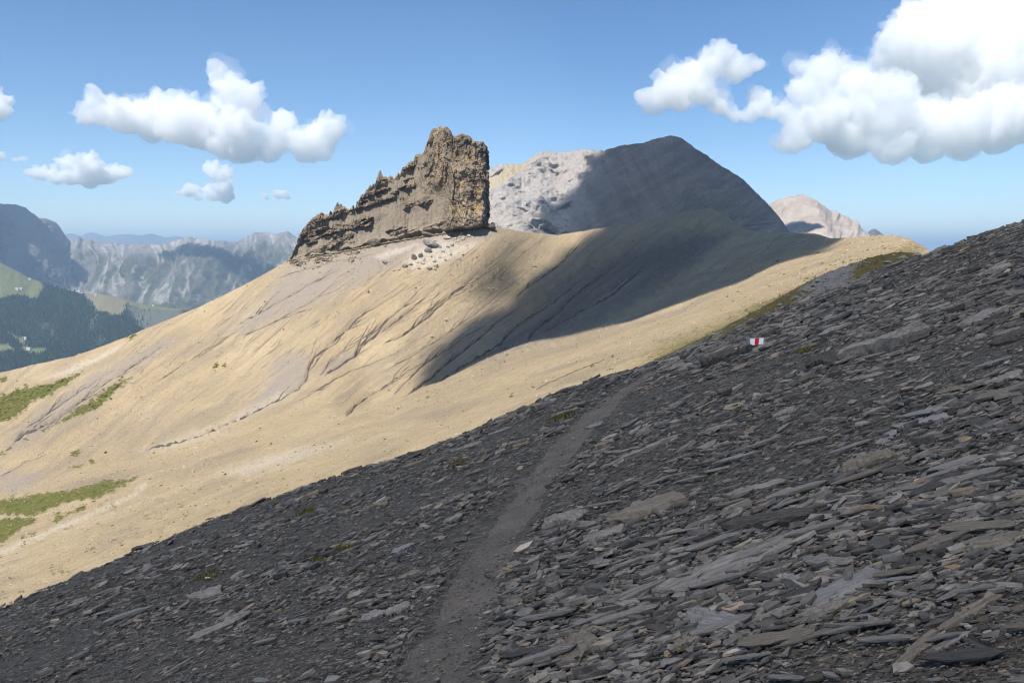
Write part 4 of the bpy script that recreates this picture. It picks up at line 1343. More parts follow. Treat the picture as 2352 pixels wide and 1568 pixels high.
def chip_arrays(x, y, L, Wd, Th, ang, tilt1, tilt2, lift, r, nside=5):
    n = len(x)
    z = z_slope(x, y)
    dzx = (z_slope(x + 0.3, y, False) - z_slope(x - 0.3, y, False)) / 0.6
    dzy = (z_slope(x, y + 0.3, False) - z_slope(x, y - 0.3, False)) / 0.6
    N = np.stack([-dzx, -dzy, np.ones(n)], -1)
    N /= np.linalg.norm(N, axis=1, keepdims=True)
    X = EX[None] - N * (N @ EX)[:, None]
    X /= np.linalg.norm(X, axis=1, keepdims=True)
    Y = np.cross(N, X)
    ca, sa = np.cos(ang)[:, None], np.sin(ang)[:, None]
    X2 = X * ca + Y * sa
    Y2 = -X * sa + Y * ca
    c1, s1 = np.cos(tilt1)[:, None], np.sin(tilt1)[:, None]
    X3 = X2 * c1 + N * s1; N3 = N * c1 - X2 * s1
    c2, s2 = np.cos(tilt2)[:, None], np.sin(tilt2)[:, None]
    Y3 = Y2 * c2 + N3 * s2; N4 = N3 * c2 - Y2 * s2
    th = (np.arange(nside) * 2 * math.pi / nside)[None] + r.uniform(-0.45, 0.45, (n, nside)) + r.uniform(0, 6.28, (n, 1))
    th.sort(axis=1)
    ex = 1 / np.maximum(np.abs(np.cos(th)), np.abs(np.sin(th))) ** 0.65
    rad = ex * r.uniform(0.75, 1.08, (n, nside))
    px = np.cos(th) * rad * (L / 2)[:, None]
    py = np.sin(th) * rad * (Wd / 2)[:, None]
    c0 = np.stack([x, y, z], -1) + N * lift[:, None]
    plane = c0[:, None] + px[..., None] * X3[:, None] + py[..., None] * Y3[:, None]
    top = plane + N4[:, None] * (Th[:, None] * r.uniform(0.35, 0.65, (n, nside)))[..., None]
    bot = plane - N4[:, None] * (Th * 0.5)[:, None, None] + (px[..., None] * X3[:, None] + py[..., None] * Y3[:, None]) * r.uniform(-0.12, 0.08, (n, nside, 1))
    return np.concatenate([top, bot], 1)


def chip_faces(n, k):
    tops = np.arange(k)[None] + (np.arange(n) * 2 * k)[:, None]
    a = np.arange(k); b = (a + 1) % k
    side = np.stack([a, a + k, b + k, b], -1)
    sides = side[None] + (np.arange(n) * 2 * k)[:, None, None]
    return [tops.astype(np.int32), sides.reshape(-1, 4).astype(np.int32)]


def sample_xy(n, r, power=1.0):
    """positions over the wedge of slope the camera looks across, denser nearby"""
    q = r.uniform(0, 1, n)
    y = 1.9 * (21.5 / 1.9) ** (q ** 0.86)
    X = r.uniform(-0.72, 0.72, n)
    x = X * y
    k = y < edge_y(x) + 2.5
    return x[k], y[k]


# slabs big enough to be picked apart: prototypes with split layers, copied
SH = {
    'grey': mat_shale('shale_grey', (0.14, 0.12, 0.1), (0.36, 0.312, 0.265)),
    'blue': mat_shale('shale_blue', (0.18, 0.16, 0.142), (0.335, 0.30, 0.272), warmth=0.05),
    'dark': mat_shale('shale_dark', (0.04, 0.035, 0.03), (0.125, 0.106, 0.088)),
    'brown': mat_shale('shale_brown', (0.13, 0.105, 0.078), (0.29, 0.235, 0.175), (0.2, 0.15, 0.09), 0.5),
    'tan': mat_shale('shale_tan', (0.13, 0.105, 0.075), (0.3, 0.255, 0.2), (0.32, 0.23, 0.13), 0.6),
    'rust': mat_shale('shale_rust', (0.12, 0.055, 0.015), (0.26, 0.13, 0.04), (0.3, 0.17, 0.05), 0.6),
    'white': mat_shale('quartz_white', (0.32, 0.31, 0.29), (0.55, 0.53, 0.5), (0.4, 0.33, 0.25), 0.3),
}


def slab_mesh(L, Wd, Th, seed, pointed=0.5, steps=3, nx=18, ny=10):
    """a split piece of shale, long axis x: ragged outline, stepped layers on top, sheared ends"""
    r = np.random.default_rng(seed)
    s = np.linspace(-1, 1, nx)
    cx = s * L / 2
    prof = (1 - np.abs(s) ** r.uniform(3, 7)) * pointed + (1 - pointed)
    prof *= 1 + 0.16 * r.normal(size=nx) * 0.7
    prof = np.clip(prof, 0.12, 1.15)
    skew = 0.12 * Wd * np.cumsum(r.normal(size=nx)) / math.sqrt(nx) + 0.1 * Wd * s * r.normal()
    q = np.linspace(-1, 1, ny)
    hw = Wd / 2 * prof
    ya = skew[:, None] + hw[:, None] * q[None] * (1 + 0.04 * r.normal(size=(nx, ny)))
    slant = r.uniform(-0.5, 0.5) * Wd
    xa = cx[:, None] + slant * q[None] * np.abs(s)[:, None] ** 3 * np.sign(s)[:, None] * 0.5 + 0.005 * L * r.normal(size=(nx, ny))
    lay = np.cumsum(r.choice([0, 0, 1, -1], ny)) * Th * 0.15
    lay = lay - lay.mean()
    za = Th * 0.5 + lay[None] * (0.6 + 0.4 * r.uniform(size=(nx, 1))) + Th * 0.07 * r.normal(size=(nx, ny))
    for k in range(steps):                                     # broken-off top layers
        e = r.uniform(-0.9, 0.9); yq = r.uniform(-0.8, 0.8)
        m = (s[:, None] * np.sign(r.normal()) > e * 1.0) & (q[None] * np.sign(r.normal()) > yq)
        za = np.where(m, za - Th * r.uniform(0.18, 0.4), za)
    za -= Th * 0.25 * np.abs(q[None]) ** 4 * r.uniform(0.2, 1)
    za -= Th * 0.3 * np.abs(s[:, None]) ** 8
    za += 0.02 * L * (s[:, None] ** 2) * r.normal() * 0.6
    top = np.stack([xa, ya, za], -1).reshape(-1, 3)
    # ring outline
    ring = [(i, 0) for i in range(nx)] + [(nx - 1, j) for j in range(1, ny)] + [(i, ny - 1) for i in range(nx - 2, -1, -1)] + [(0, j) for j in range(ny - 2, 0, -1)]
    ri = np.array([i * ny + j for i, j in ring])
    mid = top[ri].copy(); mid[:, 2] = Th * (0.02 + 0.12 * r.normal(size=len(ri)))
    mid[:, 1] *= 1 + 0.04 * r.normal(size=len(ri))
    bot = top[ri].copy(); bot[:, 2] = -Th * 0.5; bot[:, :2] *= 0.93
    nt_ = len(top); m_ = len(ri)
    v = np.concatenate([top, mid, bot, [[0, 0, -Th * 0.5]]])
    f4 = []
    for i in range(nx - 1):
        for j in range(ny - 1):
            a = i * ny + j
            f4.append((a, a + ny, a + ny + 1, a + 1))
    for k in range(m_):
        k2 = (k + 1) % m_
        f4.append((ri[k], nt_ + k, nt_ + k2, ri[k2])[::-1])
        f4.append((nt_ + k, nt_ + m_ + k, nt_ + m_ + k2, nt_ + k2)[::-1])
    f3 = [(nt_ + m_ + k, nt_ + 2 * m_, nt_ + m_ + (k + 1) % m_)[::-1] for k in range(m_)]
    return v, [np.array(f4), np.array(f3)]


SLABS = []


def mat_from(X, Y, Z, loc):
    from mathutils import Matrix
    M = Matrix(((X[0], Y[0], Z[0], loc[0]), (X[1], Y[1], Z[1], loc[1]), (X[2], Y[2], Z[2], loc[2]), (0, 0, 0, 1)))
    return M


def place_slab(u0, v0, u1, v1, wpx, thick=0.25, tone='grey', label=None, seed=0, pointed=0.5, lift=0.65, roll=0.12, name='shale_slab', wf=0.85, steps=4):
    A = hit(np.array([u0]), np.array([v0]))[0]; B = hit(np.array([u1]), np.array([v1]))[0]
    um, vm = (u0 + u1) / 2, (v0 + v1) / 2
    l2 = math.hypot(u1 - u0, v1 - v0)
    ox, oy = -(v1 - v0) / l2 * wpx / 2, (u1 - u0) / l2 * wpx / 2
    C1 = hit(np.array([um + ox]), np.array([vm + oy]))[0]; C2 = hit(np.array([um - ox]), np.array([vm - oy]))[0]
    X = B - A; Ln = np.linalg.norm(X); X = X / Ln
    X0 = X.copy()
    wv = C2 - C1
    wid = np.linalg.norm(wv - X * (wv @ X)) * wf
    wid = min(wid, Ln * 0.9) if wpx < l2 else wid
    wid = min(wid, 2.6 * wpx * A[1] / F)
    Z = NRM - X * (NRM @ X); Z /= np.linalg.norm(Z)
    Y = np.cross(Z, X)
    c, s = math.cos(roll), math.sin(roll)
    Y, Z = Y * c + Z * s, Z * c - Y * s
    wid = wid * (0.62 if thick > 0.38 else 1.0)
    th = wid * min(thick, 0.5)
    v, f = slab_mesh(Ln, wid, th, 1000 + seed, pointed, steps)
    o = mesh_obj(name, v, f, SH[tone])
    o.matrix_world = mat_from(X, Y, Z, (A + B) / 2 + NRM * (th * lift))
    SLABS.append(((A + B) / 2, X, Y, Ln, wid))
    if label: tag(o, label, 'stone slab', 'large shale slabs on the scree slope', 'thing')
    return o, Ln, wid, th


heroes = [
    (1522, 1379, 1849, 1244, 36, .22, 'grey', 'longest shale plank, split lengthwise, lying right of the footpath near the bottom', .6),
    (1849, 1402, 2040, 1327, 46, .2, 'blue', 'broad smooth blue grey shale plank with a square upper end', .15),
    (1579, 1422, 1714, 1450, 38, .35, 'blue', 'thick blue grey slab tilted down to the right, under the square shale tile', .2),
    (2055, 1263, 2182, 1302, 38, .55, 'dark', 'dark squared shale block with a yellowish broken end', .1),
    (2055, 1540, 2164, 1469, 46, .6, 'brown', 'thick brown grey log-like slab at the bottom right, the lower one', .15),
    (2156, 1462, 2306, 1375, 44, .45, 'brown', 'thick weathered brown grey slab at the bottom right, upper end of the log-like one', .3),
    (2141, 1506, 2224, 1454, 26, .25, 'grey', 'flat grey splinter leaning across the log-like slab', .6),
    (2201, 1465, 2314, 1514, 26, .3, 'dark', 'dark slab slanting down to the right beside the log-like slab', .4),
    (2182, 1514, 2261, 1518, 24, .3, 'grey', 'grey wedge-shaped slab lying level below the slanting dark slab', .7),
    (1803, 1352, 1856, 1346, 52, .35, 'blue', 'square ribbed blue grey shale tile between two long planks', .05),
    (1719, 1392, 1772, 1392, 34, .22, 'blue', 'smooth square shale tile above the thick tilted slab', .05),
    (1590, 1268, 1628, 1302, 34, .5, 'brown', 'brown cracked block standing on edge above the longest plank', .2),
    (1398, 1205, 1580, 1158, 24, .3, 'brown', 'long pale brown slab lying beside the footpath bend', .5),
    (1661, 1229, 1875, 1195, 36, .4, 'dark', 'large dark lens-shaped slab above the longest plank', .8),
    (1819, 1439, 1957, 1394, 30, .35, 'tan', 'streaky tan slab lying below the broad smooth plank', .7),
    (2160, 1353, 2351, 1357, 14, .5, 'blue', 'long thin blue grey beam lying level at the right', .3),
    (2049, 1140, 2096, 1146, 46, .4, 'grey', 'upright rounded grey plate leaning against a pale splinter', .4),
    (1938, 1092, 2053, 1056, 30, .5, 'brown', 'chunky brown grey block with a weathered round end, mid slope', .2),
    (2164, 1228, 2250, 1199, 30, .2, 'grey', 'wide grey plate above the dark squared block', .4),
    (2205, 1282, 2351, 1252, 22, .3, 'brown', 'long brown edged plank at the right beside the dark squared block', .4),
    (1710, 1439, 1845, 1394, 17, .4, 'grey', 'narrow grey bar leading from the tilted slab to the broad plank', .2),
    (1545, 1499, 1612, 1465, 30, .25, 'tan', 'pale brownish plate low on the slope left of the tilted slab', .6),
    (1665, 1147, 1807, 1113, 13, .35, 'grey', 'thin curved grey splinter above the lens-shaped slab', .7),
    (1938, 833, 2133, 776, 36, .55, 'grey', 'great thick ribbed shale log lying below the skyline edge', .3),
    (1851, 847, 1938, 827, 20, .35, 'dark', 'dark flat slab just left of the great ribbed log', .6),
    (1619, 850, 1708, 815, 32, .6, 'dark', 'dark overhanging block just left of the painted waymark stone', .25),
    (2063, 991, 2187, 954, 17, .2, 'blue', 'long smooth blue grey plank in the middle of the right slope', .15),
    (2022, 1025, 2059, 991, 18, .2, 'blue', 'short smooth slab at the lower end of the smooth mid-slope plank', .3),
    (2214, 753, 2291, 716, 18, .2, 'grey', 'wide grey plate high on the right slope', .4),
    (2261, 756, 2308, 729, 16, .3, 'dark', 'dark plate beside the wide grey plate high on the slope', .4),
    (2173, 716, 2227, 692, 13, .3, 'blue', 'pale smooth bar high on the right slope', .1),
    (1760, 968, 1826, 943, 13, .4, 'grey', 'narrow grey slab alone in fine scree below the waymark', .5),
    (1966, 985, 1994, 983, 26, .3, 'grey', 'small upright plate beside the smooth mid-slope plank', .3),
    (1955, 880, 2032, 860, 11, .4, 'grey', 'thin grey bar below the great ribbed log', .5),
    (2261, 891, 2351, 864, 13, .35, 'grey', 'grey plank running out of the right edge, mid slope', .3),
    (433, 1478, 574, 1422, 21, .4, 'grey', 'long thick slab on the lower slope left of the footpath', .5),
    (574, 1422, 668, 1389, 9, .4, 'dark', 'thin dark splinter continuing the long slab left of the footpath', .6),
    (827, 1183, 902, 1150, 13, .5, 'tan', 'twisted pinkish tan slab left of the footpath', .7),
    (442, 1380, 513, 1361, 18, .3, 'grey', 'grey plate standing out above the long left slab', .5),
    (902, 1272, 944, 1253, 17, .2, 'blue', 'pale bluish plate tilted to the sky left of the footpath', .5),
    (1267, 1211, 1338, 1202, 24, .35, 'grey', 'flat topped grey block at the right rim of the footpath', .3),
    (1333, 1249, 1436, 1221, 17, .25, 'grey', 'grey plank just below the flat topped block by the path', .5),
    (1272, 1525, 1375, 1478, 58, .22, 'brown', 'wide ribbed brown slab at the bottom edge beside the path', .25),
    (1361, 1427, 1460, 1413, 22, .4, 'brown', 'brown striped slab above the wide ribbed one', .4),
    (831, 1436, 888, 1413, 14, .3, 'blue', 'blue grey plate left of the path, lower of an end-to-end pair', .6),
    (888, 1417, 944, 1394, 14, .3, 'grey', 'grey plate left of the path, upper of an end-to-end pair', .6),
    (1160, 1394, 1206, 1380, 18, .45, 'brown', 'stubby brown stone on the right rim of the path', .6),
    (1024, 1202, 1066, 1192, 15, .5, 'grey', 'small grey block left of the path, level with the flat topped block', .3),
    (916, 1333, 967, 1319, 13, .4, 'tan', 'pale tan stone left of the path below the bluish plate', .7),
    (1350, 987, 1384, 977, 9, .3, 'blue', 'pale slab lying on the footpath itself', .5),
    (1389, 1078, 1563, 1004, 15, .4, 'grey', 'very long plank right of the upper footpath', .5),
    (1466, 995, 1540, 967, 8, .3, 'blue', 'smooth thin plank above the very long one', .4),
    (1308, 932, 1348, 929, 7, .4, 'grey', 'little pale bar left of the upper path near the tan edge', .3),
    (1320, 945, 1270, 962, 9, .3, 'grey', 'grey plate behind the moss cushion by the upper path', .5),
    (1037, 1042, 1105, 1022, 10, .3, 'grey', 'long flat plate near the tan edge left of the path', .6),
    (2250, 640, 2310, 610, 12, .3, 'grey', 'grey slab near the skyline at the right', .4),
    (2290, 800, 2352, 770, 16, .3, 'dark', 'dark slab cut by the right edge below the skyline', .4),
    (2126, 1386, 2150, 1440, 16, .3, 'grey', 'small tile lying across the slope above the rusty sliver', .3),
    (2098, 1393, 2125, 1400, 14, .5, 'white', 'white crusted stone right of the broad plank', .4),
    (2052, 1370, 2110, 1340, 18, .4, 'white', 'grey slab with a white crusted face beside the broad plank', .3),
    (2164, 1452, 2195, 1472, 9, .4, 'rust', 'rusty orange sliver above the log-like slab', .6),
    (1995, 1520, 2018, 1532, 12, .4, 'tan', 'small orange tan stone low on the slope', .5),
    (1993, 1147, 2012, 1138, 16, .4, 'rust', 'small ochre stone left of the upright plate', .3),
    (2000, 1218, 2040, 1208, 8, .5, 'rust', 'thin ochre sliver above the dark squared block', .6),
    (1815, 1236, 1850, 1228, 14, .5, 'tan', 'brown mottled stone at the head of the longest plank', .4),
]
for k, (u0, v0, u1, v1, w_, th_, tone, lab, pt) in enumerate(heroes):
    place_slab(u0, v0, u1, v1, w_, th_, tone, lab, k, pt, roll=0.10 + 0.1 * math.sin(k * 1.7))

M_chip = mat_shale('shale_chips', (0.118, 0.101, 0.082), (0.255, 0.22, 0.183), tinted=True, grain=(14, 14, 14))
r3 = np.random.default_rng(23)
x, y = sample_xy(132000, r3)
pathm = PATH_DEPTH(x, y)
patch = fbm(x * 0.55, y * 0.8, o=3, s=601)                           # areas of coarse plates and of fine grit
right = sm(-2.0, 2.5, x - path_y(y))
coarse = right * sm(9, 3.5, y)
med = (0.0125 + 0.0036 * y) * np.clip(1 + 1.2 * patch, 0.5, 1.6) * (0.8 + 0.25 * right + 0.35 * coarse)
L = med * r3.lognormal(0, 0.6, len(x))
L = L * (1 - 0.55 * sm(0.0, 0.8, pathm + 0.15 * fbm(x * 2, y * 2, o=2, s=603)))
L = np.where(pathm > 0.6, np.minimum(L, 0.022 + 0.0028 * y), L)
L = np.clip(L, 0.011, 0.03 + 0.026 * y)
keep = r3.uniform(size=len(x)) > 0.45 * sm(0.3, 0.95, pathm)
keep &= y > 1.9
cz = z_fast(x, y)
CP = np.stack([x, y, cz], -1)
for (hc, hX, hY, hL, hW) in SLABS:
    q = CP - hc
    keep &= ~((np.abs(q @ hX) < hL * 0.46) & (np.abs(q @ hY) < hW * 0.44) & (r3.uniform(size=len(x)) < 0.97))
x, y, L = x[keep], y[keep], L[keep]
asp = np.clip(r3.lognormal(-1.3, 0.45, len(x)), 0.09, 0.85)
Wd = L * asp
Th = np.clip(L * r3.lognormal(-2.2, 0.4, len(x)), 0.003, 0.05)
ang = r3.normal(0, 0.27, len(x)) + np.where(r3.uniform(size=len(x)) < 0.22, r3.uniform(-1.5, 1.5, len(x)), 0)
order = np.argsort(-L / y)
nbig = 300
sets = {}
tilt = lambda n: (r3.normal(0.03, 0.13, n), r3.normal(0.10, 0.2, n))
rest = order
cnt = len(rest)
t1, t2 = tilt(cnt)
lift = Th[rest] * 0.4 + r3.uniform(0, 1, cnt) ** 2 * 0.02 + 0.12 * L[rest] * r3.uniform(0, 1, cnt) + 0.016 * sm(0.3, 0.8, PATH_DEPTH(x[rest], y[rest]))
half = cnt // 2
vs_, fs_, ts_ = [], [], []
off = 0
for sl, k in ((slice(0, half // 2), 5), (slice(half // 2, cnt), 4)):
    idx = rest[sl]
    V_ = chip_arrays(x[idx], y[idx], L[idx], Wd[idx], Th[idx], ang[idx], t1[sl], t2[sl], lift[sl], r3, k)
    F_ = chip_faces(len(idx), k)
    vs_.append(V_.reshape(-1, 3)); fs_ += [f + off for f in F_]
    off += len(idx) * 2 * k
    ts_.append(np.repeat(r3.uniform(0, 1, len(idx)), 2 * k))
chips = mesh_obj('shale_chips', np.concatenate(vs_), fs_, M_chip, dict(tint=np.concatenate(ts_)), parent=scree)
tag(chips, kind='stuff')

# many alike middle-sized fragments: pieces of the slope, sharing a few prototypes
protos = []
for k in range(10):
    r_ = np.random.default_rng(300 + k)
    v, f = slab_mesh(1.0, r_.uniform(0.07, 0.24), r_.uniform(0.03, 0.065), 300 + k, r_.uniform(0.2, 0.8), 2, 8, 4)
    tone = ['grey', 'grey', 'dark', 'blue', 'grey', 'brown', 'grey', 'grey', 'brown', 'blue'][k]
    o = mesh_obj('shale_fragment', v, f, SH[tone], parent=scree)
    protos.append(o)
r4 = np.random.default_rng(77)
xs, ys_ = sample_xy(2600, r4)
k_ = (PATH_DEPTH(xs, ys_) < 0.1) & (ys_ < edge_y(xs) + 0.2)
xs, ys_ = xs[k_], ys_[k_]
wgt = 0.2 + sm(0, 2, xs - path_y(ys_)) * (1.2 + 0.8 * np.clip(fbm(xs * 0.55, ys_ * 0.8, o=3, s=601) * 2, -1, 1))
sel = r4.choice(len(xs), 300, replace=False, p=wgt / wgt.sum())
for k, i in enumerate(sel):
    src = protos[k % 10]
    o = src if k < 10 else src.copy()
    if k >= 10:
        col.objects.link(o); o.parent = scree
    Lk = float(np.clip((0.13 + 0.013 * ys_[i]) * r4.lognormal(0, 0.42), 0.08, 0.12 + 0.055 * ys_[i]))
    a = r4.normal(0, 0.3) + (r4.uniform(-1.2, 1.2) if r4.uniform() < 0.12 else 0)
    X = EX * math.cos(a) + EY * math.sin(a)
    Y = np.cross(NRM, X)
    t = r4.normal(0.12, 0.14)
    Y, Z = Y * math.cos(t) + NRM * math.sin(t), NRM * math.cos(t) - Y * math.sin(t)
    z = z_slope(xs[i:i + 1], ys_[i:i + 1])[0]
    o.matrix_world = mat_from(X * Lk, Y * Lk, Z * Lk, np.array([xs[i], ys_[i], z]) + NRM * (0.025 + 0.05 * Lk))

# ------------------------------------------------------------------ THING: painted waymark stone
M_white = mat_simple('waymark_white', (0.5, 0.5, 0.49), (0.82, 0.82, 0.8), 26, 0.6, 0.002)
M_red = mat_simple('waymark_red', (0.50, 0.012, 0.015), (0.6, 0.02, 0.02), 20, 0.6, 0.002)
wA_ = hit(np.array([1735.0]), np.array([802.0]))[0]
sw = wA_[1] / F
stone_w, stone_h = 62 * sw, 20 * sw
root = bpy.data.objects.new('waymark_stone', None)
col.objects.link(root)
root.location = wA_
tag(root, 'shale block painted with a white, red and white trail mark beside the path', 'waymark')
# block: painted face leans back towards the sky, facing the camera; a darker undercut below
x0, x1 = -17 * sw, 46 * sw
zt, zb, zu = 24 * sw, 8 * sw, -8 * sw
pts = [(x0, -0.10, zb), (x0 + 0.04, 0.03, zt - 0.012), (x1, -0.02, zb + 0.03), (x1 - 0.03, 0.09, zt + 0.0), (x0 + 0.03, 0.0, zu), (x1 - 0.02, 0.06, zu), (x0 + 0.06, 0.34, zt - 0.03), (x1, 0.36, zt - 0.02), (x0 + 0.06, 0.36, zu), (x1, 0.36, zu), (14 * sw, -0.10, zb + 0.012), (20 * sw, 0.03, zt)]
fcs = [(0, 10, 11, 1), (10, 2, 3, 11), (4, 5, 2, 10, 0), (1, 11, 3, 7, 6), (4, 0, 1, 6, 8), (5, 9, 7, 3, 2), (8, 6, 7, 9), (4, 8, 9, 5)]
me = bpy.data.meshes.new('stone_body')
me.from_pydata(pts, [], fcs)
me.materials.append(SH['grey'])
o = bpy.data.objects.new('stone_body', me); col.objects.link(o); o.parent = root


def paint(name, a, b, mat):
    """painted band on the leaning face between fractions a and b of its width"""
    P00, P10, P11, P01 = (np.array(pts[k]) for k in (0, 10, 11, 1))
    nrm = np.cross(P10 - P00, P01 - P00); nrm /= np.linalg.norm(nrm)
    nx_, ny_ = 6, 5
    vv = []
    rr = np.random.default_rng(int(a * 100) + 5)
    for j in range(ny_):
        for i_ in range(nx_):
            s_ = a + (b - a) * i_ / (nx_ - 1); t_ = 0.03 + 0.94 * j / (ny_ - 1)
            if i_ in (0, nx_ - 1): s_ += rr.normal() * 0.008
            if j in (0, ny_ - 1): t_ += rr.normal() * 0.015
            p_ = (P00 * (1 - s_) + P10 * s_) * (1 - t_) + (P01 * (1 - s_) + P11 * s_) * t_
            vv.append(p_ + nrm * 0.004)
    oo = mesh_obj(name, np.array(vv), grid_faces(ny_, nx_), mat, parent=root)
    return oo


paint('white_stripe', 0.0, 0.35, M_white)
paint('red_stripe', 0.355, 0.64, M_red)
paint('white_stripe', 0.645, 0.99, M_white)

# ------------------------------------------------------------------ moss and grass cushions on the scree
for k, (u, v, w_, h_, lab) in enumerate([(1298, 957, 62, 18, 'long green moss cushion beside the upper footpath'), (480, 1325, 50, 16, 'green grass cushion on the lower left scree'), (735, 1292, 34, 12, 'small green tuft left of the path below the scree edge'),
                                         (1057, 1068, 26, 16, 'yellowish tuft between the path and the tan edge'), (1855, 806, 34, 14, 'green tuft left of the great ribbed shale log'), (712, 1177, 22, 10, 'tiny green tuft near the scree edge, left'),
                                         (800, 1262, 40, 10, 'thin mossy streak left of the bluish plate')]):
    m_ = 70
    r_ = np.random.default_rng(800 + k)
    pu = u + r_.normal(size=m_) * w_ * 0.26; pv = v + r_.normal(size=m_) * h_ * 0.25 - (pu - u) * 0.28
    P_ = hit(pu, pv)
    P_ = P_[P_[:, 1] < 24]
    o = grass_field('grass_cushion', P_ - np.array([0, 0, 0.005]), None, r_.uniform(0.02, 0.045, len(P_)) * (0.6 + 0.07 * P_[:, 1].mean()), M_blade, 820 + k, 14, 0.02 + 0.003 * P_[:, 1].mean())
    tag(o, lab, 'grass tuft')

# ------------------------------------------------------------------ clouds
def voxel_mesh(me, voxel):
    o = bpy.data.objects.new('tmp_src', me)
    col.objects.link(o)
    md = o.modifiers.new('remesh', 'REMESH')
    md.mode = 'VOXEL'; md.voxel_size = voxel
    dg = bpy.context.evaluated_depsgraph_get()
    ev = bpy.data.meshes.new_from_object(o.evaluated_get(dg))
    bpy.data.objects.remove(o); bpy.data.meshes.remove(me)
    return ev


def lumpy(name, verts, faces, voxel, amps, mat, seed, last=1.0):
    me = bpy.data.meshes.new(name + '_src')
    me.from_pydata([tuple(q) for q in verts], [], [tuple(int(a) for a in f) for f in faces])
    ev = voxel_mesh(me, voxel)
    n = len(ev.vertices)
    co = np.empty(n * 3, np.float32); ev.vertices.foreach_get('co', co)
    no = np.empty(n * 3, np.float32); ev.vertices.foreach_get('normal', no)
    co = co.reshape(-1, 3).astype(float); no = no.reshape(-1, 3)
    base = co.copy()
    flat_ = (0.25 + 0.75 * sm(-0.6, 0.1, no[:, 2]))
    for amp, sc_ in amps:
        co += no * (flat_ * amp * (2.6 * np.abs(vnoise(base[:, 0] / sc_ + 7.3, base[:, 1] / sc_, base[:, 2] / sc_, s=seed)) - 0.85))[:, None]
    ev.vertices.foreach_set('co', co.astype(np.float32).ravel())
    ev.update()
    ev = voxel_mesh(ev, voxel * last)                    # clean, closed skin again
    ev.name = name
    ev.materials.clear(); ev.materials.append(mat)
    ob = bpy.data.objects.new(name, ev)
    col.objects.link(ob)
    return ob


_bm = bmesh.new()
bmesh.ops.create_icosphere(_bm, subdivisions=2, radius=1.0)
ICO_V = np.array([q.co[:] for q in _bm.verts]); ICO_F = np.array([[q.index for q in p_.verts] for p_ in _bm.faces])
_bm.free()


def cloud(label, D, blobs, density, seed, flat=0.85, amp=1.0):
    r = np.random.default_rng(seed)
    vs__, fs__, off_ = [], [], 0
    s = D / F
    for (u, v, rad) in blobs:
        c = at(u, v, D + r.uniform(-0.7, 0.7) * rad * s)
        R = rad * s * 1.3
        vs__.append(ICO_V * np.array([R, R, R * flat]) + c); fs__.append(ICO_F + off_); off_ += len(ICO_V)
        for q in range(3):
            d_ = r.normal(size=3); d_ /= np.linalg.norm(d_); d_[2] = abs(d_[2]) * 0.9 - 0.15
            rr = R * r.uniform(0.3, 0.5)
            vs__.append(ICO_V * rr + c + d_ * R * 0.85); fs__.append(ICO_F + off_); off_ += len(ICO_V)
    V_, F_ = np.concatenate(vs__), np.concatenate(fs__)
    o = lumpy('cloud', V_, F_, 3.0 * s, [(13 * s * amp, 34 * s), (9 * s * amp, 17 * s), (6 * s * amp, 9.5 * s), (3.5 * s * amp, 5.5 * s)], mat_cloud('cloud_%d' % seed, density), seed, 1.05)
    if len(blobs) < 9:
        return tag(o, label, 'cloud', 'cumulus clouds in the sky')
    w = lumpy('wisps', V_ + 0.0, F_, 4.2 * s, [(20 * s * amp, 40 * s), (14 * s * amp, 18 * s), (8 * s * amp, 8 * s)], mat_cloud('wisps_%d' % seed, density * 0.16), seed + 50, 1.9)
    w.parent = o
    tag(o, label, 'cloud', 'cumulus clouds in the sky')
    return o


cloud('large white cumulus with a tall head above the left valley', 8000, [(195, 268, 20), (235, 258, 30), (285, 268, 36), (340, 262, 38), (400, 285, 40), (350, 298, 28), (430, 258, 28), (465, 300, 40), (350, 232, 14), (432, 240, 20), (455, 255, 20), (500, 178, 17), (512, 195, 20), (540, 212, 30), (572, 220, 26), (550, 250, 38), (540, 290, 38), (515, 330, 32), (555, 340, 32), (590, 335, 28),
      (628, 300, 20), (655, 285, 16), (662, 268, 10), (645, 322, 26), (700, 325, 30), (740, 312, 32), (768, 300, 20), (700, 350, 24), (740, 345, 24), (620, 350, 22)], 0.009, 901)
cloud('small white cumulus low at the left above the dark massif', 12500, [(95, 402, 12), (130, 404, 18), (168, 402, 22), (205, 385, 22), (200, 368, 11), (238, 402, 22), (268, 396, 13), (205, 415, 18), (288, 398, 8)], 0.0108, 902)
cloud('little low cloud with an upright puff left of the rock tower', 14500, [(492, 388, 15), (510, 402, 20), (512, 430, 18), (490, 448, 14), (520, 452, 14), (430, 440, 12), (408, 441, 9), (455, 451, 10)], 0.0108, 903, amp=0.6)
cloud('tiny low puff just left of the rock tower', 14500, [(612, 452, 7), (640, 449, 9), (660, 450, 9)], 0.0130, 904, amp=0.4)
cloud('cloud cut by the left edge of the sky', 9000, [(-4, 238, 22), (-30, 250, 30), (2, 215, 10), (12, 232, 10)], 0.0108, 905)
cloud('thin cloud scrap at the left edge below the cut-off cloud', 12500, [(8, 360, 9), (36, 366, 8), (-14, 356, 12), (55, 367, 5)], 0.0094, 906, amp=0.5)
cloud('white leaning cloud right of the dark summit', 6500, [(1498, 245, 20), (1522, 222, 29), (1560, 200, 37), (1602, 175, 37), (1645, 142, 29), (1660, 118, 11), (1690, 158, 29), (1728, 150, 16), (1748, 148, 9), (1560, 235, 22), (1620, 212, 27), (1650, 248, 17), (1690, 262, 18), (1722, 266, 16), (1755, 240, 20), (1770, 262, 15)], 0.010, 907)
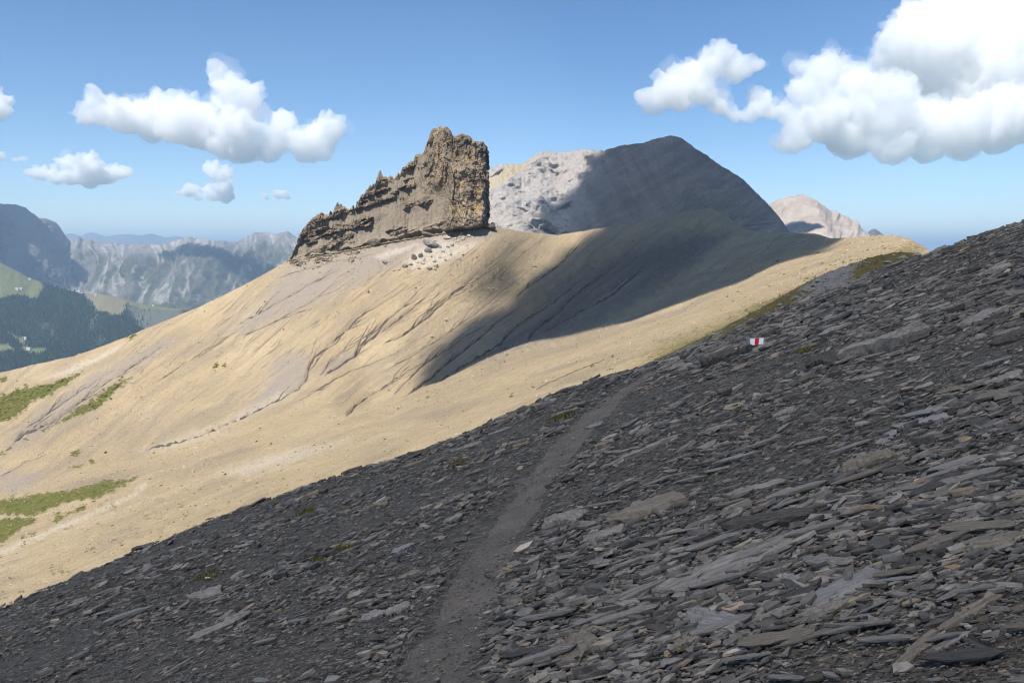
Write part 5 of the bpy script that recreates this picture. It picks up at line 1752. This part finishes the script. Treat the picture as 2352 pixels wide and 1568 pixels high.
cloud('huge white cumulus filling the upper right, its lower front part', 6600, [(1815, 262, 26), (1850, 205, 34), (1885, 165, 32), (1920, 150, 24), (1945, 200, 44), (1880, 275, 48), (1822, 322, 30), (1800, 335, 18), (1955, 310, 50), (1990, 250, 50), (1985, 190, 30), (2060, 210, 40), (2040, 265, 56), (2050, 335, 40), (2140, 290, 56), (2230, 285, 58), (2320, 260, 60), (2130, 345, 30), (2210, 335, 34), (2290, 320, 34), (2380, 280, 50)], 0.0085, 908)
cloud('huge grey-based cumulus cut by the top right corner', 7600, [(2070, 140, 50), (2120, 95, 60), (2195, 70, 80), (2300, 60, 100), (2250, 140, 76), (2155, 170, 50), (2350, 150, 80), (2420, 70, 90), (2130, 40, 40), (2180, 10, 40), (2400, 180, 70), (2110, 205, 40), (2200, 220, 45), (2300, 225, 50)], 0.0065, 909, amp=1.0)


def shade_cloud(label, footprint, alt, density, seed, depth=130.0, voxel=9.0, amp=1.0):
    """a cloud overhead whose shadow falls on the given ground points; it leans along the sunlight"""
    P = np.array(footprint, float)
    tops = []
    for a_ in (alt, alt + depth):
        k = (a_ - P[:, 2]) / SUN[2]
        tops.append(P + SUN[None] * k[:, None])
    n = len(P)
    v = np.concatenate(tops)
    bm = bmesh.new()
    bv = [bm.verts.new(q) for q in v]
    bm.faces.new(bv[:n][::-1]); bm.faces.new(bv[n:])
    for k in range(n):
        bm.faces.new((bv[k], bv[(k + 1) % n], bv[n + (k + 1) % n], bv[n + k]))
    bmesh.ops.triangulate(bm, faces=bm.faces)
    bmesh.ops.recalc_face_normals(bm, faces=bm.faces)
    bm.verts.index_update()
    vv = np.array([q.co[:] for q in bm.verts]); f = np.array([[q.index for q in p_.verts] for p_ in bm.faces])
    bm.free()
    o = lumpy('cloud', vv, f, voxel, [(22 * amp, 90), (10 * amp, 35), (5 * amp, 16)], mat_cloud('cloud_%d' % seed, density), seed)
    tag(o, label, 'cloud', 'clouds overhead')
    return o


def gp(u, v): return on_hill(u, v)


ALT = 900.0
if 1:
    shade_cloud('cloud overhead shading the near scree slope', [(-75, 5, -20), (-52, 26, -16), (-28, 38, -9), (0, 50, -8), (20, 62, -4), (42, 74, 0), (70, 85, 6), (260, 130, 30), (320, -60, 60), (200, -260, 20), (-40, -240, -20), (-130, -90, -30)], ALT, 0.0085, 951, 110, 8, 0.6)
    low = [gp(u, v) for u, v in [(945, 893), (985, 862), (1000, 815), (1040, 770), (1090, 735), (1165, 700), (1190, 655), (1235, 618), (1290, 580), (1350, 545), (1395, 524)]]
    far_ = [low[-1] + np.array([-60, 160, 0]), gp(1630, 482) + np.array([0, 260, 0]), gp(1830, 540) + np.array([40, 250, 0])]
    right_ = [gp(1895, 552) + np.array([30, 60, 0]), gp(1895, 562), gp(1800, 603), gp(1700, 642), gp(1600, 683), gp(1480, 728), gp(1380, 752), gp(1290, 772), gp(1200, 792), gp(1120, 822), gp(1030, 866), gp(980, 886)]
    shade_cloud('cloud overhead shading the middle of the hillside', low + far_ + right_, ALT, 0.036, 952, 110, 8, 0.45)

    def gm_pt(u, v):
        return PG.reshape(-1, 3)[np.argmin((UG - u) ** 2 + (VG - v) ** 2)]
    b_ = [gm_pt(u, v) for u, v in [(1385, 347), (1348, 366), (1335, 400), (1322, 440), (1290, 455), (1240, 468), (1230, 500), (1262, 535)]]
    shade_cloud('cloud overhead shading the limestone mountain', [b_[0] + np.array([-40, 500, 0])] + b_ + [gm_pt(1300, 560) + np.array([0, -250, 0]), gm_pt(1500, 560) + np.array([60, -260, 0]), gm_pt(1800, 545) + np.array([250, -200, 0]), gm_pt(1800, 520) + np.array([400, 500, 0]), gm_pt(1560, 320) + np.array([0, 600, 0])], 1050.0, 0.016, 953, 180, 16, 1.2)
    rp = lambda u, v: at(u, v, 3450)
    shade_cloud('cloud overhead shading the flank of the pale peak', [rp(1740, 480), rp(1790, 474), (rp(1835, 474)), rp(1862, 492), rp(1885, 520), rp(1905, 560), rp(1740, 570)], 1250.0, 0.03, 954, 150, 14, 1.0)
    rm = lambda u, v, D: at(u, v, D)
    shade_cloud('cloud overhead shading the dark massif at the left', [rm(-200, 440, 8300), rm(-50, 455, 8300), rm(60, 470, 8300), rm(120, 512, 8200), rm(135, 560, 8000), rm(95, 575, 7800), rm(60, 590, 7600), rm(130, 650, 7200), rm(30, 660, 7200), rm(-200, 640, 7200)], 1350.0, 0.03, 955, 260, 30, 2.0)

# ------------------------------------------------------------------ haze of the valley air
hm = bpy.data.materials.new('haze_air')
hm.use_nodes = True
ht = hm.node_tree
ht.nodes.clear()
pv = ht.nodes.new('ShaderNodeVolumePrincipled')
pv.inputs['Color'].default_value = (0.55, 0.745, 1.0, 1)
pv.inputs['Density'].default_value = 5.5e-5
pv.inputs['Anisotropy'].default_value = 0.15
ho = ht.nodes.new('ShaderNodeOutputMaterial')
ht.links.new(pv.outputs[0], ho.inputs['Volume'])
hb = bmesh.new()
bmesh.ops.create_cube(hb, size=1.0)
hme = bpy.data.meshes.new('haze')
hb.to_mesh(hme); hb.free()
hme.materials.append(hm)
haze = bpy.data.objects.new('haze', hme)
col.objects.link(haze)
haze.scale = (140000, 140000, 640 + 1330)
haze.location = (0, 0, (640 - 1330) / 2)
tag(haze, 'blue summer haze filling the valley air', kind='stuff')
